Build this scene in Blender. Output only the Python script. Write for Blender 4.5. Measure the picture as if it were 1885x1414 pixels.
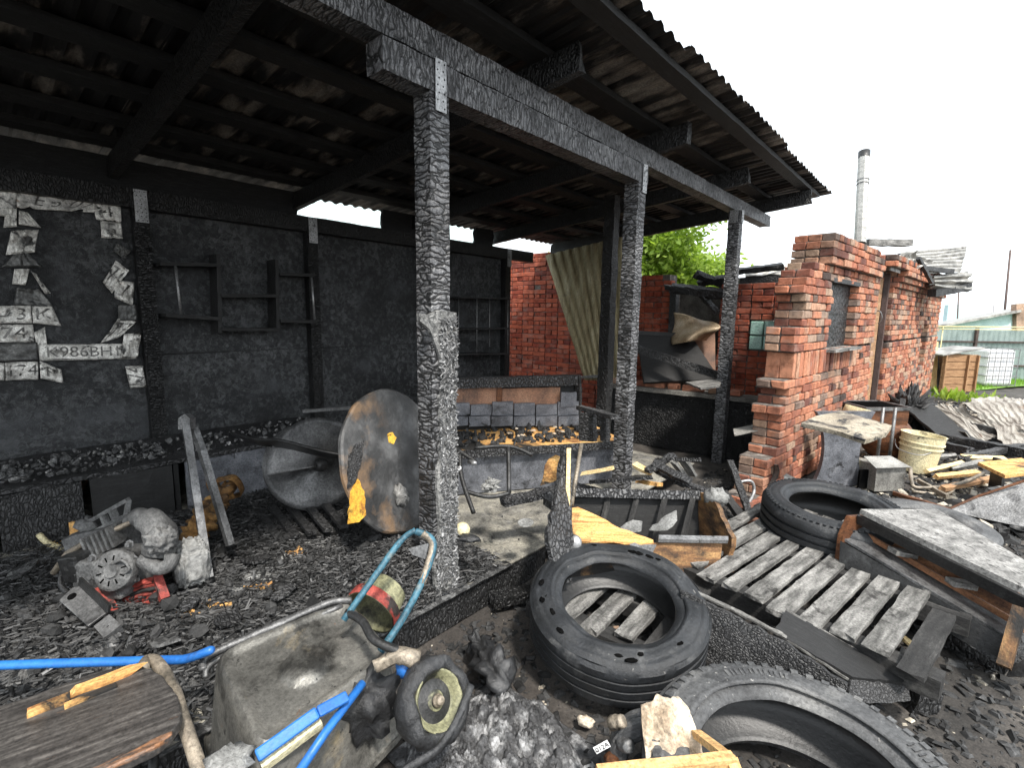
import bpy, math, random
from mathutils import Vector as V, Matrix as Mx, noise
R = math.radians
for o in list(bpy.data.objects): bpy.data.objects.remove(o)
S = bpy.context.scene; COL = S.collection

# ------------------------------------------------------------ camera
FPX, CXP, CYP, EYE = 910.0, 942.5, 707.0, 1.6
YAW, PITCH, ROLL = R(41.7), R(8.0), R(0.8)
FWD = V((-math.sin(YAW)*math.cos(PITCH), math.cos(YAW)*math.cos(PITCH), -math.sin(PITCH)))
_r0 = V((math.cos(YAW), math.sin(YAW), 0)); _u0 = _r0.cross(FWD)
RGT = _r0*math.cos(ROLL) + _u0*math.sin(ROLL); UPV = _u0*math.cos(ROLL) - _r0*math.sin(ROLL)
EYEP = V((0, 0, EYE))
cd = bpy.data.cameras.new('camera'); cam = bpy.data.objects.new('camera', cd); COL.objects.link(cam)
cd.sensor_width = 36; cd.sensor_fit = 'HORIZONTAL'; cd.lens = 36*FPX/1885; cd.clip_start = .05; cd.clip_end = 900
mw = Mx.Identity(4)
for i in range(3): mw[i][0], mw[i][1], mw[i][2], mw[i][3] = RGT[i], UPV[i], -FWD[i], EYEP[i]
cam.matrix_world = mw; S.camera = cam

# ------------------------------------------------------------ sky, sun, exposure
SUN_EL, SUN_AZ = R(56), math.atan2(-.42, .9)      # azimuth measured from +X
SD = V((math.cos(SUN_EL)*math.cos(SUN_AZ), math.cos(SUN_EL)*math.sin(SUN_AZ), math.sin(SUN_EL)))
w = bpy.data.worlds.new('World'); S.world = w; w.use_nodes = True
nt = w.node_tree; bg = nt.nodes['Background']
sky = nt.nodes.new('ShaderNodeTexSky'); sky.sky_type = 'NISHITA'; sky.sun_disc = False
sky.sun_elevation = SUN_EL; sky.sun_rotation = math.pi/2 - SUN_AZ
sky.air_density = 1.0; sky.dust_density = 2.0; sky.ozone_density = 1.0
hs = nt.nodes.new('ShaderNodeHueSaturation'); hs.inputs['Saturation'].default_value = .22
nt.links.new(sky.outputs[0], hs.inputs['Color'])
veil = nt.nodes.new('ShaderNodeMix'); veil.data_type = 'RGBA'; veil.inputs[0].default_value = .62      # even veil of white cloud over the sky
veil.inputs[7].default_value = (6.7, 7.25, 7.7, 1); nt.links.new(hs.outputs[0], veil.inputs[6]); nt.links.new(veil.outputs[2], bg.inputs[0])
bg.inputs[1].default_value = .15
sl = bpy.data.lights.new('sun', 'SUN'); sl.energy = 2.6; sl.angle = R(6); sl.color = (1, .95, .88)
so = bpy.data.objects.new('sun', sl); COL.objects.link(so); so.rotation_euler = SD.to_track_quat('Z', 'Y').to_euler()
so.location = (0, 0, 20)
S.view_settings.view_transform = 'Standard'; S.view_settings.look = 'None'
S.view_settings.exposure = 1.15; S.view_settings.gamma = 1
S.cycles.max_bounces = 5; S.cycles.diffuse_bounces = 3; S.cycles.glossy_bounces = 2; S.cycles.transparent_max_bounces = 6

# ------------------------------------------------------------ points of the place: a sight line met with a real plane
def ray(x, y): return FWD*FPX + RGT*(x-CXP) - UPV*(y-CYP)
def oz(x, y, z): r = ray(x, y); return EYEP + r*((z-EYE)/r.z)
def ox(x, y, X): r = ray(x, y); return EYEP + r*(X/r.x)
def oy(x, y, Y): r = ray(x, y); return EYEP + r*(Y/r.y)
def od(x, y, d): return EYEP + ray(x, y)*(d/FPX)
def dep(p): return (V(p)-EYEP).dot(FWD)

# ------------------------------------------------------------ materials
class N:
    def __init__(s, name):
        s.m = bpy.data.materials.new(name); s.m.use_nodes = True; s.t = s.m.node_tree
        s.b = s.t.nodes['Principled BSDF']
    def n(s, typ, **k):
        x = s.t.nodes.new('ShaderNode'+typ)
        for a, b in k.items():
            if a.startswith('i_'): x.inputs[a[2:].replace('_', ' ')].default_value = b
            else: setattr(x, a, b)
        return x
    def l(s, a, b): s.t.links.new(a, b)
    def lc(s, scale=(1, 1, 1), loc=(0, 0, 0)):
        a = s.n('Attribute', attribute_name='lc')
        oi = s.n('ObjectInfo'); mu = s.n('MapRange'); mu.inputs[4].default_value = 37.0; s.l(oi.outputs['Random'], mu.inputs[0])
        ad = s.n('VectorMath', operation='ADD'); s.l(a.outputs['Vector'], ad.inputs[0]); s.l(mu.outputs[0], ad.inputs[1])
        m = s.n('Mapping'); m.inputs['Scale'].default_value = scale; m.inputs['Location'].default_value = loc
        s.l(ad.outputs[0], m.inputs['Vector']); return m.outputs[0]
    def ramp(s, fac, stops):
        r = s.n('ValToRGB'); e = r.color_ramp.elements
        while len(e) < len(stops): e.new(.5)
        for q, (p, c) in zip(e, stops):
            q.position = p; q.color = (*c, 1) if len(c) == 3 else c
        s.l(fac, r.inputs[0]); return r.outputs[0]
    def noise(s, vec, sc, det=6, rough=.6, dist=0):
        x = s.n('TexNoise'); x.inputs['Scale'].default_value = sc; x.inputs['Detail'].default_value = det
        x.inputs['Roughness'].default_value = rough; x.inputs['Distortion'].default_value = dist
        s.l(vec, x.inputs['Vector']); return x.outputs[0]
    def mix(s, fac, a, b, mode='MIX'):
        x = s.n('Mix', data_type='RGBA', blend_type=mode)
        for q, i in ((fac, 0), (a, 6), (b, 7)):
            if isinstance(q, (int, float)): x.inputs[i].default_value = q
            elif isinstance(q, tuple): x.inputs[i].default_value = (*q, 1)
            else: s.l(q, x.inputs[i])
        return x.outputs[2]
    def math(s, op, a, b=0.0):
        x = s.n('Math', operation=op)
        for q, i in ((a, 0), (b, 1)):
            if isinstance(q, (int, float)): x.inputs[i].default_value = q
            else: s.l(q, x.inputs[i])
        return x.outputs[0]
    def bump(s, h, st, dist=.01):
        x = s.n('Bump'); x.inputs['Strength'].default_value = st; x.inputs['Distance'].default_value = dist
        s.l(h, x.inputs['Height']); s.l(x.outputs[0], s.b.inputs['Normal'])
    def island(s): return s.n('NewGeometry').outputs['Random Per Island']
    def done(s, col=None, rough=.7, metal=0, spec=.5):
        if col is not None:
            if isinstance(col, tuple): s.b.inputs['Base Color'].default_value = (*col, 1)
            else: s.l(col, s.b.inputs['Base Color'])
        if isinstance(rough, (int, float)): s.b.inputs['Roughness'].default_value = rough
        else: s.l(rough, s.b.inputs['Roughness'])
        s.b.inputs['Metallic'].default_value = metal; s.b.inputs['Specular IOR Level'].default_value = spec
        return s.m

G = lambda v: (v, v, v)
def mat_plain(name, stops, sc=6, stretch=(1, 1, 1), rough=.7, metal=0, bump=.25, bsc=45, spots=None, vary=0, dist=0, spec=.5, det=7, grit=.55, gsc=85):
    """noise through a colour ramp; spots = [(colour, scale, low, high)], blotches with a shape of their own"""
    s = N(name); c = s.lc(stretch); col = s.ramp(s.noise(c, sc, det, .62, dist), stops)
    for k, sp in enumerate(spots or []):
        f = s.noise(s.lc((1, 1, 1) if len(sp) < 5 else sp[4], (3.1*k+7, 1.7*k, 4.4)), sp[1], 7, .65, .4)
        f = s.ramp(f, [(sp[2], (0, 0, 0)), (sp[3], (1, 1, 1))]); col = s.mix(f, col, sp[0])
    if grit:                      # fine dirt
        g = s.ramp(s.noise(s.lc((1, 1, 1), (1, 8, 3)), gsc, 4, .75), [(.30, G(1-grit)), (.5, G(1)), (.70, G(1+grit*.9))]); col = s.mix(1.0, col, g, 'MULTIPLY')
    if vary:
        v = s.ramp(s.island(), [(0, (1-vary,)*3), (1, (1+vary*.6,)*3)]); col = s.mix(1.0, col, v, 'MULTIPLY')
    s.bump(s.noise(s.lc(stretch), bsc, 8, .7), bump, .012)
    return s.done(col, rough, metal, spec)

def mat_char(name, sx, sy, dark=.006, mid=.035, light=.10, bump=.9, rough=.5, ash=None, spec=.55):
    """alligator char: cracked cells, small along the grain (lc.x), wide across it"""
    s = N(name); c0 = s.lc()
    wob = s.n('TexNoise'); wob.inputs['Scale'].default_value = 14; wob.inputs['Detail'].default_value = 5; s.l(c0, wob.inputs['Vector'])
    sub = s.n('VectorMath', operation='MULTIPLY_ADD'); s.l(wob.outputs['Color'], sub.inputs[0]); sub.inputs[1].default_value = (.045, .09, .09); s.l(c0, sub.inputs[2])
    mp = s.n('Mapping'); mp.inputs['Scale'].default_value = (sx, sy, sy); s.l(sub.outputs[0], mp.inputs['Vector'])
    vo = s.n('TexVoronoi', feature='DISTANCE_TO_EDGE'); vo.inputs['Scale'].default_value = 1; s.l(mp.outputs[0], vo.inputs['Vector'])
    crack = s.ramp(vo.outputs['Distance'], [(0, (0, 0, 0)), (.045, (.10, .10, .10)), (.12, (1, 1, 1))])
    big = s.noise(s.lc((1, 1, 1), (5, 2, 1)), 3.2, 5, .6); fine = s.noise(s.lc((2, 6, 6)), 18, 6, .7)
    tone = s.ramp(s.math('MULTIPLY_ADD', big, .6) if False else s.math('ADD', s.math('MULTIPLY', big, .6), s.math('MULTIPLY', fine, .4)),
                  [(.32, (dark*1.6,)*3), (.5, (mid, mid, mid*1.04)), (.72, (light, light, light*1.0))])
    if ash:
        f = s.ramp(s.noise(s.lc((1, 1, 1), (9, 9, 2)), ash[1], 7, .7), [(ash[2], (0, 0, 0)), (ash[3], (1, 1, 1))]); tone = s.mix(f, tone, ash[0])
    mp2 = s.n('Mapping'); mp2.inputs['Scale'].default_value = (sx*2.1, sy*2.6, sy*2.6); s.l(sub.outputs[0], mp2.inputs['Vector'])
    v2 = s.n('TexVoronoi', feature='DISTANCE_TO_EDGE'); v2.inputs['Scale'].default_value = 1; s.l(mp2.outputs[0], v2.inputs['Vector'])
    tone = s.mix(1.0, tone, s.ramp(v2.outputs['Distance'], [(0, G(.35)), (.10, G(1)), (.5, G(1.25))]), 'MULTIPLY')
    tone = s.mix(1.0, tone, s.ramp(s.noise(s.lc(), 120, 3, .7), [(.3, G(.72)), (.5, G(1)), (.7, G(1.35))]), 'MULTIPLY')
    col = s.mix(crack, (dark, dark, dark), tone)
    h = s.math('ADD', s.math('MULTIPLY', s.ramp(vo.outputs['Distance'], [(0, (0, 0, 0)), (.25, (1, 1, 1))]), 1.0), s.math('MULTIPLY', fine, .35))
    s.bump(h, bump, .012)
    return s.done(col, rough, 0, spec)

def mat_osb(name, dark, mid, light, sc=9, rough=.75, bump=.5, soot_sheen=None):
    """pressed strand board: cells of strands, each cell turned its own way"""
    s = N(name); c = s.lc()
    def layer(sc, off):
        mp = s.n('Mapping'); mp.inputs['Location'].default_value = off; s.l(c, mp.inputs['Vector'])
        vo = s.n('TexVoronoi'); vo.inputs['Scale'].default_value = sc; s.l(mp.outputs[0], vo.inputs['Vector'])
        sp = s.n('SeparateColor'); s.l(vo.outputs['Color'], sp.inputs[0])
        an = s.math('MULTIPLY', sp.outputs[0], 6.283)
        ro = s.n('VectorRotate', rotation_type='Z_AXIS'); s.l(mp.outputs[0], ro.inputs['Vector']); s.l(an, ro.inputs['Angle'])
        m2 = s.n('Mapping'); m2.inputs['Scale'].default_value = (22, 170, 22); s.l(ro.outputs[0], m2.inputs['Vector'])
        nz = s.noise(m2.outputs[0], 1.0, 3, .5); return s.math('ADD', s.math('MULTIPLY', nz, .75), s.math('MULTIPLY', sp.outputs[1], .3))
    a = layer(sc, (0, 0, 0)); b = layer(sc*1.7, (3.3, 1.2, 0)); f = s.math('MULTIPLY', s.math('ADD', a, b), .5)
    big = s.noise(s.lc(), 1.6, 4, .6); f2 = s.math('ADD', s.math('MULTIPLY', f, .75), s.math('MULTIPLY', big, .32))
    col = s.ramp(f2, [(.36, dark), (.52, mid), (.70, light)])
    for sp in soot_sheen or []:  # grey sheen painted into the colour, along with soot patches and specks
        q = s.ramp(s.noise(s.lc((1, 1, 1), sp[4]), sp[1], 7, .65), [(sp[2], (0, 0, 0)), (sp[3], (1, 1, 1))]); col = s.mix(q, col, sp[0])
    s.bump(f, bump, .02); return s.done(col, rough)

def mat_brick(name, stops, soot=None):
    s = N(name); oi = s.n('ObjectInfo').outputs['Random']; isl = s.island()
    r = s.math('FRACT', s.math('ADD', s.math('MULTIPLY', oi, 7.31), s.math('MULTIPLY', isl, 3.77)))
    base = s.ramp(r, stops); base = s.mix(s.math('MULTIPLY', s.noise(s.lc(), 14, 6, .65), .85), base, (.05, .035, .03), 'MIX') if False else base
    n = s.ramp(s.noise(s.lc(), 16, 7, .7), [(.3, (.45, .42, .4)), (.55, (1, 1, 1)), (.8, (1.25, 1.2, 1.15))]); col = s.mix(1.0, base, n, 'MULTIPLY')
    f = s.ramp(s.noise(s.lc((1, 1, 1), (3, 5, 8)), 7, 5, .6), [(.52, (0, 0, 0)), (.75, (1, 1, 1))]); col = s.mix(s.math('MULTIPLY', f, .55), col, (.25, .21, .18))
    if soot:                      # smoke staining in drifts over the wall
        g = s.n('TexCoord'); geo = s.n('NewGeometry'); q = s.noise(geo.outputs['Position'], soot[0], 4, .55)
        col = s.mix(s.math('MULTIPLY', s.ramp(q, [(soot[1], (0, 0, 0)), (soot[2], (1, 1, 1))]), soot[3]), col, (.025, .021, .02))
    s.bump(s.noise(s.lc(), 38, 7, .75), .55, .012); return s.done(col, .9, 0, .25)

G = lambda v: (v, v, v)
MT = {}
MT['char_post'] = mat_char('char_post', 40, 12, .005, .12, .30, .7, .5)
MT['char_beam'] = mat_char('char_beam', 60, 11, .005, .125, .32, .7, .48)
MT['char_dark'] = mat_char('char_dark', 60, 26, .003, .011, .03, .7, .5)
MT['char_board'] = mat_char('char_board', 60, 22, .004, .03, .10, .7, .55)
MT['char_silver'] = mat_char('char_silver', 45, 28, .006, .06, .16, .8, .42)
MT['char_scale'] = mat_char('char_scale', 70, 70, .006, .04, .09, .5, .5)
MT['soot_wood'] = mat_plain('soot_wood', [(.3, G(.004)), (.55, G(.012)), (.8, G(.035))], 5, (2, 14, 14), .6, 0, .5, 30)
MT['osb_wall'] = mat_osb('osb_wall', (.003, .0038, .0045), (.011, .0122, .0135), (.085, .088, .09), 22, .6, .7, [((.004, .0045, .005), 1.3, .52, .72, (4, 4, 4)), ((.05, .053, .057), 2.2, .55, .72, (1, 7, 2)), ((.16, .155, .145), 38, .70, .74, (5, 1, 1))])
MT['osb_floor'] = mat_osb('osb_floor', (.008, .008, .008), (.022, .022, .022), (.16, .16, .158), 22, .6, .8)
MT['osb_clad'] = mat_osb('osb_clad', (.02, .02, .02), (.13, .13, .126), (.36, .355, .34), 40, .75, 1.0, [((.3, .2, .09), 4, .66, .74, (2, 2, 2))])
MT['flake'] = mat_plain('flake', [(.3, G(.007)), (.52, G(.035)), (.66, G(.10)), (.8, G(.32))], 30, (1, 1, 1), .55, 0, .3, 80, None, .85)
MT['flake_light'] = mat_plain('flake_light', [(.3, G(.08)), (.55, G(.22)), (.75, G(.42))], 30, (1, 1, 1), .6, 0, .3, 80, None, .8)
MT['roof_in'] = mat_plain('roof_in', [(.35, (.004, .004, .005)), (.52, (.012, .011, .011)), (.60, (.15, .132, .115)), (.78, (.38, .35, .30))], 1.9, (.7, 2.2, 1), .5, .25, .2, 30)
MT['galv'] = mat_plain('galv', [(.3, G(.16)), (.6, G(.34)), (.8, G(.45))], 9, (1, 1, 1), .45, .65, .15, 60, [((.03, .03, .03), 14, .60, .68)])
MT['hole'] = mat_plain('hole', [(.3, G(.003)), (.7, G(.006))], 9, rough=1, spec=0)  # glossless black: paints the shade inside holes and openings, also ink
MT['deck'] = mat_plain('deck', [(.3, G(.02)), (.5, (.075, .072, .067)), (.7, (.19, .185, .17))], 9, (1, 1, 1), .9, 0, .8, 60, [((.38, .355, .29), 6, .36, .74), ((.035, .034, .032), 12, .56, .70)])
MT['ground'] = mat_plain('ground', [(.28, (.012, .011, .010)), (.5, (.042, .038, .034)), (.66, (.10, .09, .08)), (.82, (.24, .22, .2))], 5, (1, 1, 1), .8, 0, .9, 26, [((.05, .042, .036), 1.1, .45, .7)], det=12)
MT['rubble'] = mat_plain('rubble', [(.3, G(.010)), (.6, G(.035)), (.8, G(.15))], 20, (1, 1, 1), .75, 0, .4, 60, None, .85)
MT['rubble_pale'] = mat_plain('rubble_pale', [(.3, (.2, .17, .13)), (.7, (.5, .46, .38))], 20, (1, 1, 1), .8, 0, .4, 60, None, .6)
MT['rubber'] = mat_plain('rubber', [(.3, (.007, .008, .009)), (.6, (.018, .020, .023)), (.85, (.05, .052, .055))], 5, (1, 1, 1), .55, 0, .4, 80, [((.10, .10, .098), 6, .58, .80), ((.16, .155, .145), 45, .66, .72)])
MT['rubber_dust'] = mat_plain('rubber_dust', [(.3, (.03, .031, .033)), (.55, (.08, .081, .082)), (.8, (.22, .215, .205))], 4, (1, 1, 1), .6, 0, .4, 70, [((.015, .015, .016), 5, .56, .70), ((.34, .33, .31), 40, .64, .71)])
MT['rubber_in'] = mat_plain('rubber_in', [(.3, G(.006)), (.7, G(.014))], 8, (1, 1, 1), .4, 0, .2, 60)
MT['ash_wood'] = mat_plain('ash_wood', [(.28, (.03, .029, .027)), (.47, (.15, .146, .137)), (.70, (.36, .35, .33))], 5, (1, 5, 5), .9, 0, .8, 40, [((.03, .028, .026), 6, .58, .66)])
MT['ash_dark'] = mat_plain('ash_dark', [(.3, (.008, .008, .008)), (.55, (.03, .029, .028)), (.8, (.1, .098, .092))], 5, (1, 5, 5), .85, 0, .7, 40)
MT['white_ash'] = mat_plain('white_ash', [(.3, (.07, .068, .064)), (.55, (.22, .215, .205)), (.8, (.40, .39, .37))], 7, (1, 2, 2), .85, 0, .5, 40, [((.05, .048, .045), 26, .55, .64)])
MT['raw_burnt'] = mat_plain('raw_burnt', [(.3, (.30, .12, .035)), (.5, (.62, .34, .11)), (.75, (.72, .48, .2))], 5, (1.2, 10, 10), .75, 0, .4, 35, [((.012, .011, .01), 3.2, .50, .60), ((.14, .055, .02), 4.5, .56, .68)])
MT['brown_burnt'] = mat_plain('brown_burnt', [(.3, (.05, .025, .012)), (.5, (.20, .10, .04)), (.75, (.42, .25, .10))], 4, (1.2, 7, 7), .7, 0, .4, 35, [((.010, .009, .008), 3.0, .46, .60)])
MT['raw_wood'] = mat_plain('raw_wood', [(.3, (.42, .22, .08)), (.6, (.66, .42, .18)), (.8, (.75, .55, .28))], 4, (1.5, 12, 12), .7, 0, .3, 40, [((.04, .03, .02), 8, .64, .72)])
MT['pale_raw'] = mat_plain('pale_raw', [(.3, (.55, .38, .16)), (.7, (.78, .62, .34))], 4, (1.5, 10, 10), .75, 0, .3, 40, [((.03, .025, .02), 6, .62, .70)])
MT['rust_bright'] = mat_plain('rust_bright', [(.3, (.06, .028, .016)), (.5, (.20, .09, .042)), (.75, (.40, .20, .10))], 4, (1, 4, 4), .5, .35, .3, 50)
MT['rust'] = mat_plain('rust', [(.3, (.03, .014, .008)), (.55, (.13, .05, .02)), (.8, (.28, .12, .05))], 6, (1, 3, 3), .6, .3, .4, 50)
MT['steel'] = mat_plain('steel', [(.3, G(.07)), (.55, G(.17)), (.8, G(.32))], 6, (1, 1, 1), .45, .55, .3, 55, [((.012, .012, .013), 5, .54, .68)])
MT['auger_steel'] = mat_plain('auger_steel', [(.3, G(.04)), (.55, G(.12)), (.8, G(.26))], 4, (1, 1, 1), .45, .5, .3, 55, [((.012, .012, .013), 2.6, .46, .66)])
MT['steel_dark'] = mat_plain('steel_dark', [(.3, G(.01)), (.55, G(.03)), (.8, G(.09))], 6, (1, 1, 1), .42, .4, .3, 55)
MT['alu'] = mat_plain('alu', [(.3, (.05, .05, .05)), (.55, (.15, .15, .148)), (.8, (.32, .32, .31))], 9, (1, 1, 1), .6, .35, .9, 30, [((.03, .03, .03), 9, .58, .7)])
MT['blue'] = mat_plain('blue', [(.3, (.012, .085, .33)), (.7, (.025, .17, .50))], 5, (1, 1, 1), .42, 0, .12, 40, [((.02, .025, .03), 5, .60, .70), ((.16, .16, .16), 30, .66, .70)], grit=.2)
MT['blue_burnt'] = mat_plain('blue_burnt', [(.3, (.02, .05, .07)), (.6, (.04, .13, .18)), (.8, (.16, .15, .12))], 14, (1, 1, 1), .5, 0, .4, 50)
MT['tan_metal'] = mat_plain('tan_metal', [(.3, (.09, .08, .065)), (.55, (.26, .22, .17)), (.8, (.42, .36, .28))], 10, (1, 1, 1), .5, .3, .4, 50, [((.02, .02, .02), 9, .6, .7)])
MT['tub'] = mat_plain('tub', [(.25, (.07, .068, .062)), (.5, (.17, .165, .15)), (.75, (.30, .285, .25))], 3.2, (1, 1, 1), .42, .45, .25, 50, [((.035, .034, .031), 4.0, .52, .66), ((.36, .29, .18), 4.5, .56, .72), ((.24, .10, .04), 11, .66, .72), ((.02, .02, .02), 22, .62, .68)], grit=.4)
MT['red'] = mat_plain('red', [(.3, (.16, .02, .015)), (.7, (.42, .075, .055))], 8, (1, 1, 1), .65, 0, .6, 40, [((.02, .014, .012), 12, .50, .60), ((.2, .15, .13), 18, .6, .7)])
MT['olive'] = mat_plain('olive', [(.3, (.10, .10, .055)), (.7, (.30, .29, .17))], 7, (1, 1, 1), .5, 0, .4, 40, [((.02, .02, .015), 8, .52, .64)])
MT['yellow'] = mat_plain('yellow', [(.3, (.50, .22, .02)), (.7, (.80, .50, .06))], 6, (1, 1, 1), .75, 0, .6, 40, [((.05, .025, .01), 14, .55, .64), ((.3, .12, .02), 9, .54, .66)])
MT['plate'] = mat_plain('plate', [(.3, (.14, .135, .125)), (.46, (.50, .485, .45)), (.64, (.84, .82, .77))], 9, (1, 1, 1), .35, .2, .3, 40, [((.025, .024, .022), 10, .54, .62), ((.28, .14, .05), 6, .64, .72)])
MT['plate_dark'] = mat_plain('plate_dark', [(.3, (.03, .03, .03)), (.6, (.12, .12, .115)), (.8, (.34, .34, .32))], 11, (1, 1, 1), .4, .5, .3, 40)
MT['plate_text'] = mat_plain('plate_text', [(.3, (.05, .048, .044)), (.55, (.16, .155, .145)), (.75, (.4, .39, .36))], 20, (1, 1, 1), .4, .5, .2, 40)
MT['melt'] = mat_plain('melt', [(.3, (.015, .015, .016)), (.5, (.07, .07, .072)), (.70, (.46, .46, .46))], 13, (1, 1, 1), .42, 0, 1.0, 34, [((.01, .01, .011), 9, .55, .66)])  # bright end of the ramp paints silvery highlights into the colour
MT['melt_dark'] = mat_plain('melt_dark', [(.3, G(.01)), (.6, (.03, .031, .033)), (.82, G(.12))], 9, (1, 1, 1), .35, 0, .8, 30)
MT['ash_block'] = mat_plain('ash_block', [(.3, (.12, .12, .115)), (.6, (.28, .28, .27)), (.8, (.46, .455, .44))], 9, (1, 1, 1), .8, 0, 1.0, 26, [((.04, .04, .04), 8, .58, .68)])
MT['rubble_mix'] = mat_plain('rubble_mix', [(.3, G(.03)), (.55, G(.10)), (.75, (.42, .41, .38))], 25, (1, 1, 1), .8, 0, .4, 60, None, .8)
MT['cloth'] = mat_plain('cloth', [(.3, (.25, .17, .10)), (.55, (.58, .49, .38)), (.8, (.72, .66, .56))], 5, (1, 1, 1), .95, 0, .5, 60, [((.03, .022, .017), 6, .56, .66)])
MT['gold_roll'] = mat_plain('gold_roll', [(.3, (.05, .022, .008)), (.5, (.22, .11, .03)), (.75, (.46, .28, .10))], 6, (1, 1, 1), .85, 0, .8, 40, [((.015, .012, .01), 5, .50, .64)])
MT['brick'] = mat_brick('brick', [(0, (.12, .05, .04)), (.14, (.30, .115, .075)), (.38, (.45, .175, .10)), (.60, (.50, .225, .135)), (.80, (.44, .30, .21)), (.92, (.27, .19, .15)), (1, (.05, .036, .032))], (1.3, .53, .74, .6))
MT['brick_red'] = mat_brick('brick_red', [(0, (.24, .05, .03)), (.4, (.36, .085, .045)), (.8, (.42, .12, .07)), (1, (.17, .045, .035))], (.8, .52, .75, .7))
MT['mortar'] = mat_plain('mortar', [(.3, (.045, .037, .033)), (.52, (.14, .12, .105)), (.72, (.34, .31, .28))], 12, (1, 1, 1), .95, 0, .6, 40)
MT['char_window'] = mat_char('char_window', 40, 13, .002, .018, .06, 1.0, .4)
MT['cyan_roof'] = mat_plain('cyan_roof', [(.3, (.34, .42, .42)), (.7, (.48, .56, .56))], 3, rough=.7)
MT['glassblock'] = mat_plain('glassblock', [(.3, (.22, .40, .33)), (.7, (.40, .60, .52))], 6, (1, 1, 1), .12, 0, .15, 12, [((.35, .5, .45), 9, .56, .7)], spec=.8)
MT['plaster'] = mat_plain('plaster', [(.3, (.06, .055, .05)), (.6, (.2, .19, .17)), (.8, (.36, .34, .31))], 4, (1, 1, 1), .9, 0, .5, 30)
MT['sheet_tan'] = mat_plain('sheet_tan', [(.3, (.16, .12, .06)), (.55, (.34, .29, .17)), (.8, (.46, .42, .30))], 2.5, (6, 1, 1), .5, .3, .15, 30, [((.05, .045, .04), 3, .60, .74)])
MT['sheet_grey'] = mat_plain('sheet_grey', [(.3, (.09, .087, .08)), (.5, (.30, .29, .265)), (.75, (.52, .50, .46))], 3, (1, 1, 1), .5, .4, .3, 30, [((.05, .035, .025), 4, .56, .68)])
MT['sheet_white'] = mat_plain('sheet_white', [(.3, (.16, .14, .12)), (.6, (.32, .30, .265)), (.8, (.48, .46, .42))], 5, (1, 1, 1), .6, .15, .3, 30, [((.16, .09, .05), 4, .58, .72), ((.03, .03, .03), 9, .64, .72)])
MT['crumple'] = mat_plain('crumple', [(.3, (.18, .11, .05)), (.55, (.46, .36, .24)), (.8, (.62, .55, .44))], 4, (1, 1, 1), .5, .3, .4, 20)
MT['zinc_pipe'] = mat_plain('zinc_pipe', [(.3, (.22, .215, .2)), (.7, (.44, .43, .40))], 4, (1, 1, 6), .45, .5, .1, 30)
MT['fence'] = mat_plain('fence', [(.3, (.17, .22, .21)), (.7, (.28, .34, .325))], 3, (1, 1, 1), .6, .1, .2, 30)
MT['iron'] = mat_plain('iron', [(.3, (.05, .035, .03)), (.7, (.11, .07, .06))], 5)
MT['cyan'] = mat_plain('cyan', [(.3, (.42, .58, .58)), (.7, (.6, .74, .74))], 3, rough=.8)
MT['white'] = mat_plain('white', [(.3, (.62, .63, .64)), (.7, (.8, .8, .8))], 6, rough=.5)
MT['gas'] = mat_plain('gas', [(.3, (.55, .47, .22)), (.7, (.68, .60, .34))], 6, rough=.5)
MT['crate'] = mat_plain('crate', [(.3, (.18, .09, .04)), (.6, (.38, .22, .11)), (.8, (.48, .33, .19))], 5, (1, 8, 8), .8, 0, .4, 40)
MT['cream'] = mat_plain('cream', [(.3, (.52, .45, .26)), (.7, (.72, .66, .44))], 5, (1, 1, 1), .5, 0, .2, 30, [((.10, .08, .05), 8, .60, .70)])
MT['tabletop'] = mat_plain('tabletop', [(.3, (.22, .185, .13)), (.55, (.36, .32, .25)), (.8, (.48, .44, .37))], 5, (1, 1, 1), .7, 0, .3, 40, [((.02, .02, .02), 6, .50, .58), ((.12, .10, .08), 3, .5, .7)])
def mat_leaf(name, c0, c1):
    s = N(name); col = s.ramp(s.island(), [(0, c0), (1, c1)]); s.done(col, .5, 0, .3); t = s.n('BsdfTranslucent'); s.l(s.mix(1.0, col, (1.15, 1.2, .6), 'MULTIPLY'), t.inputs[0])
    mx = s.n('MixShader'); mx.inputs[0].default_value = .5; out = s.t.nodes['Material Output']; s.l(s.b.outputs[0], mx.inputs[1]); s.l(t.outputs[0], mx.inputs[2]); s.l(mx.outputs[0], out.inputs['Surface']); return s.m
MT['leaf'] = mat_leaf('leaf', (.16, .26, .03), (.36, .48, .10))
MT['melt_dark'].name; MT['bark'] = mat_plain('bark', [(.3, (.06, .05, .04)), (.7, (.16, .13, .1))], 8, (1, 6, 6), .9, 0, .8, 30)
MT['lawn'] = mat_plain('lawn', [(.3, (.08, .16, .02)), (.7, (.16, .28, .05))], 2, rough=.9)
MT['grass'] = mat_leaf('grass', (.10, .22, .02), (.22, .38, .05))
MT['slate'] = mat_plain('slate', [(.3, (.05, .053, .06)), (.55, (.13, .135, .15)), (.8, (.26, .265, .28))], 7, (1, 1, 1), .5, .1, .3, 40, [((.012, .012, .013), 8, .58, .68)])
MT['smoked_panel'] = mat_plain('smoked_panel', [(.3, (.11, .06, .04)), (.5, (.26, .13, .075)), (.75, (.40, .24, .15))], 2.4, (1, 1, 1), .6, 0, .15, 30, [((.03, .026, .025), 2.6, .5, .72)])

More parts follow.
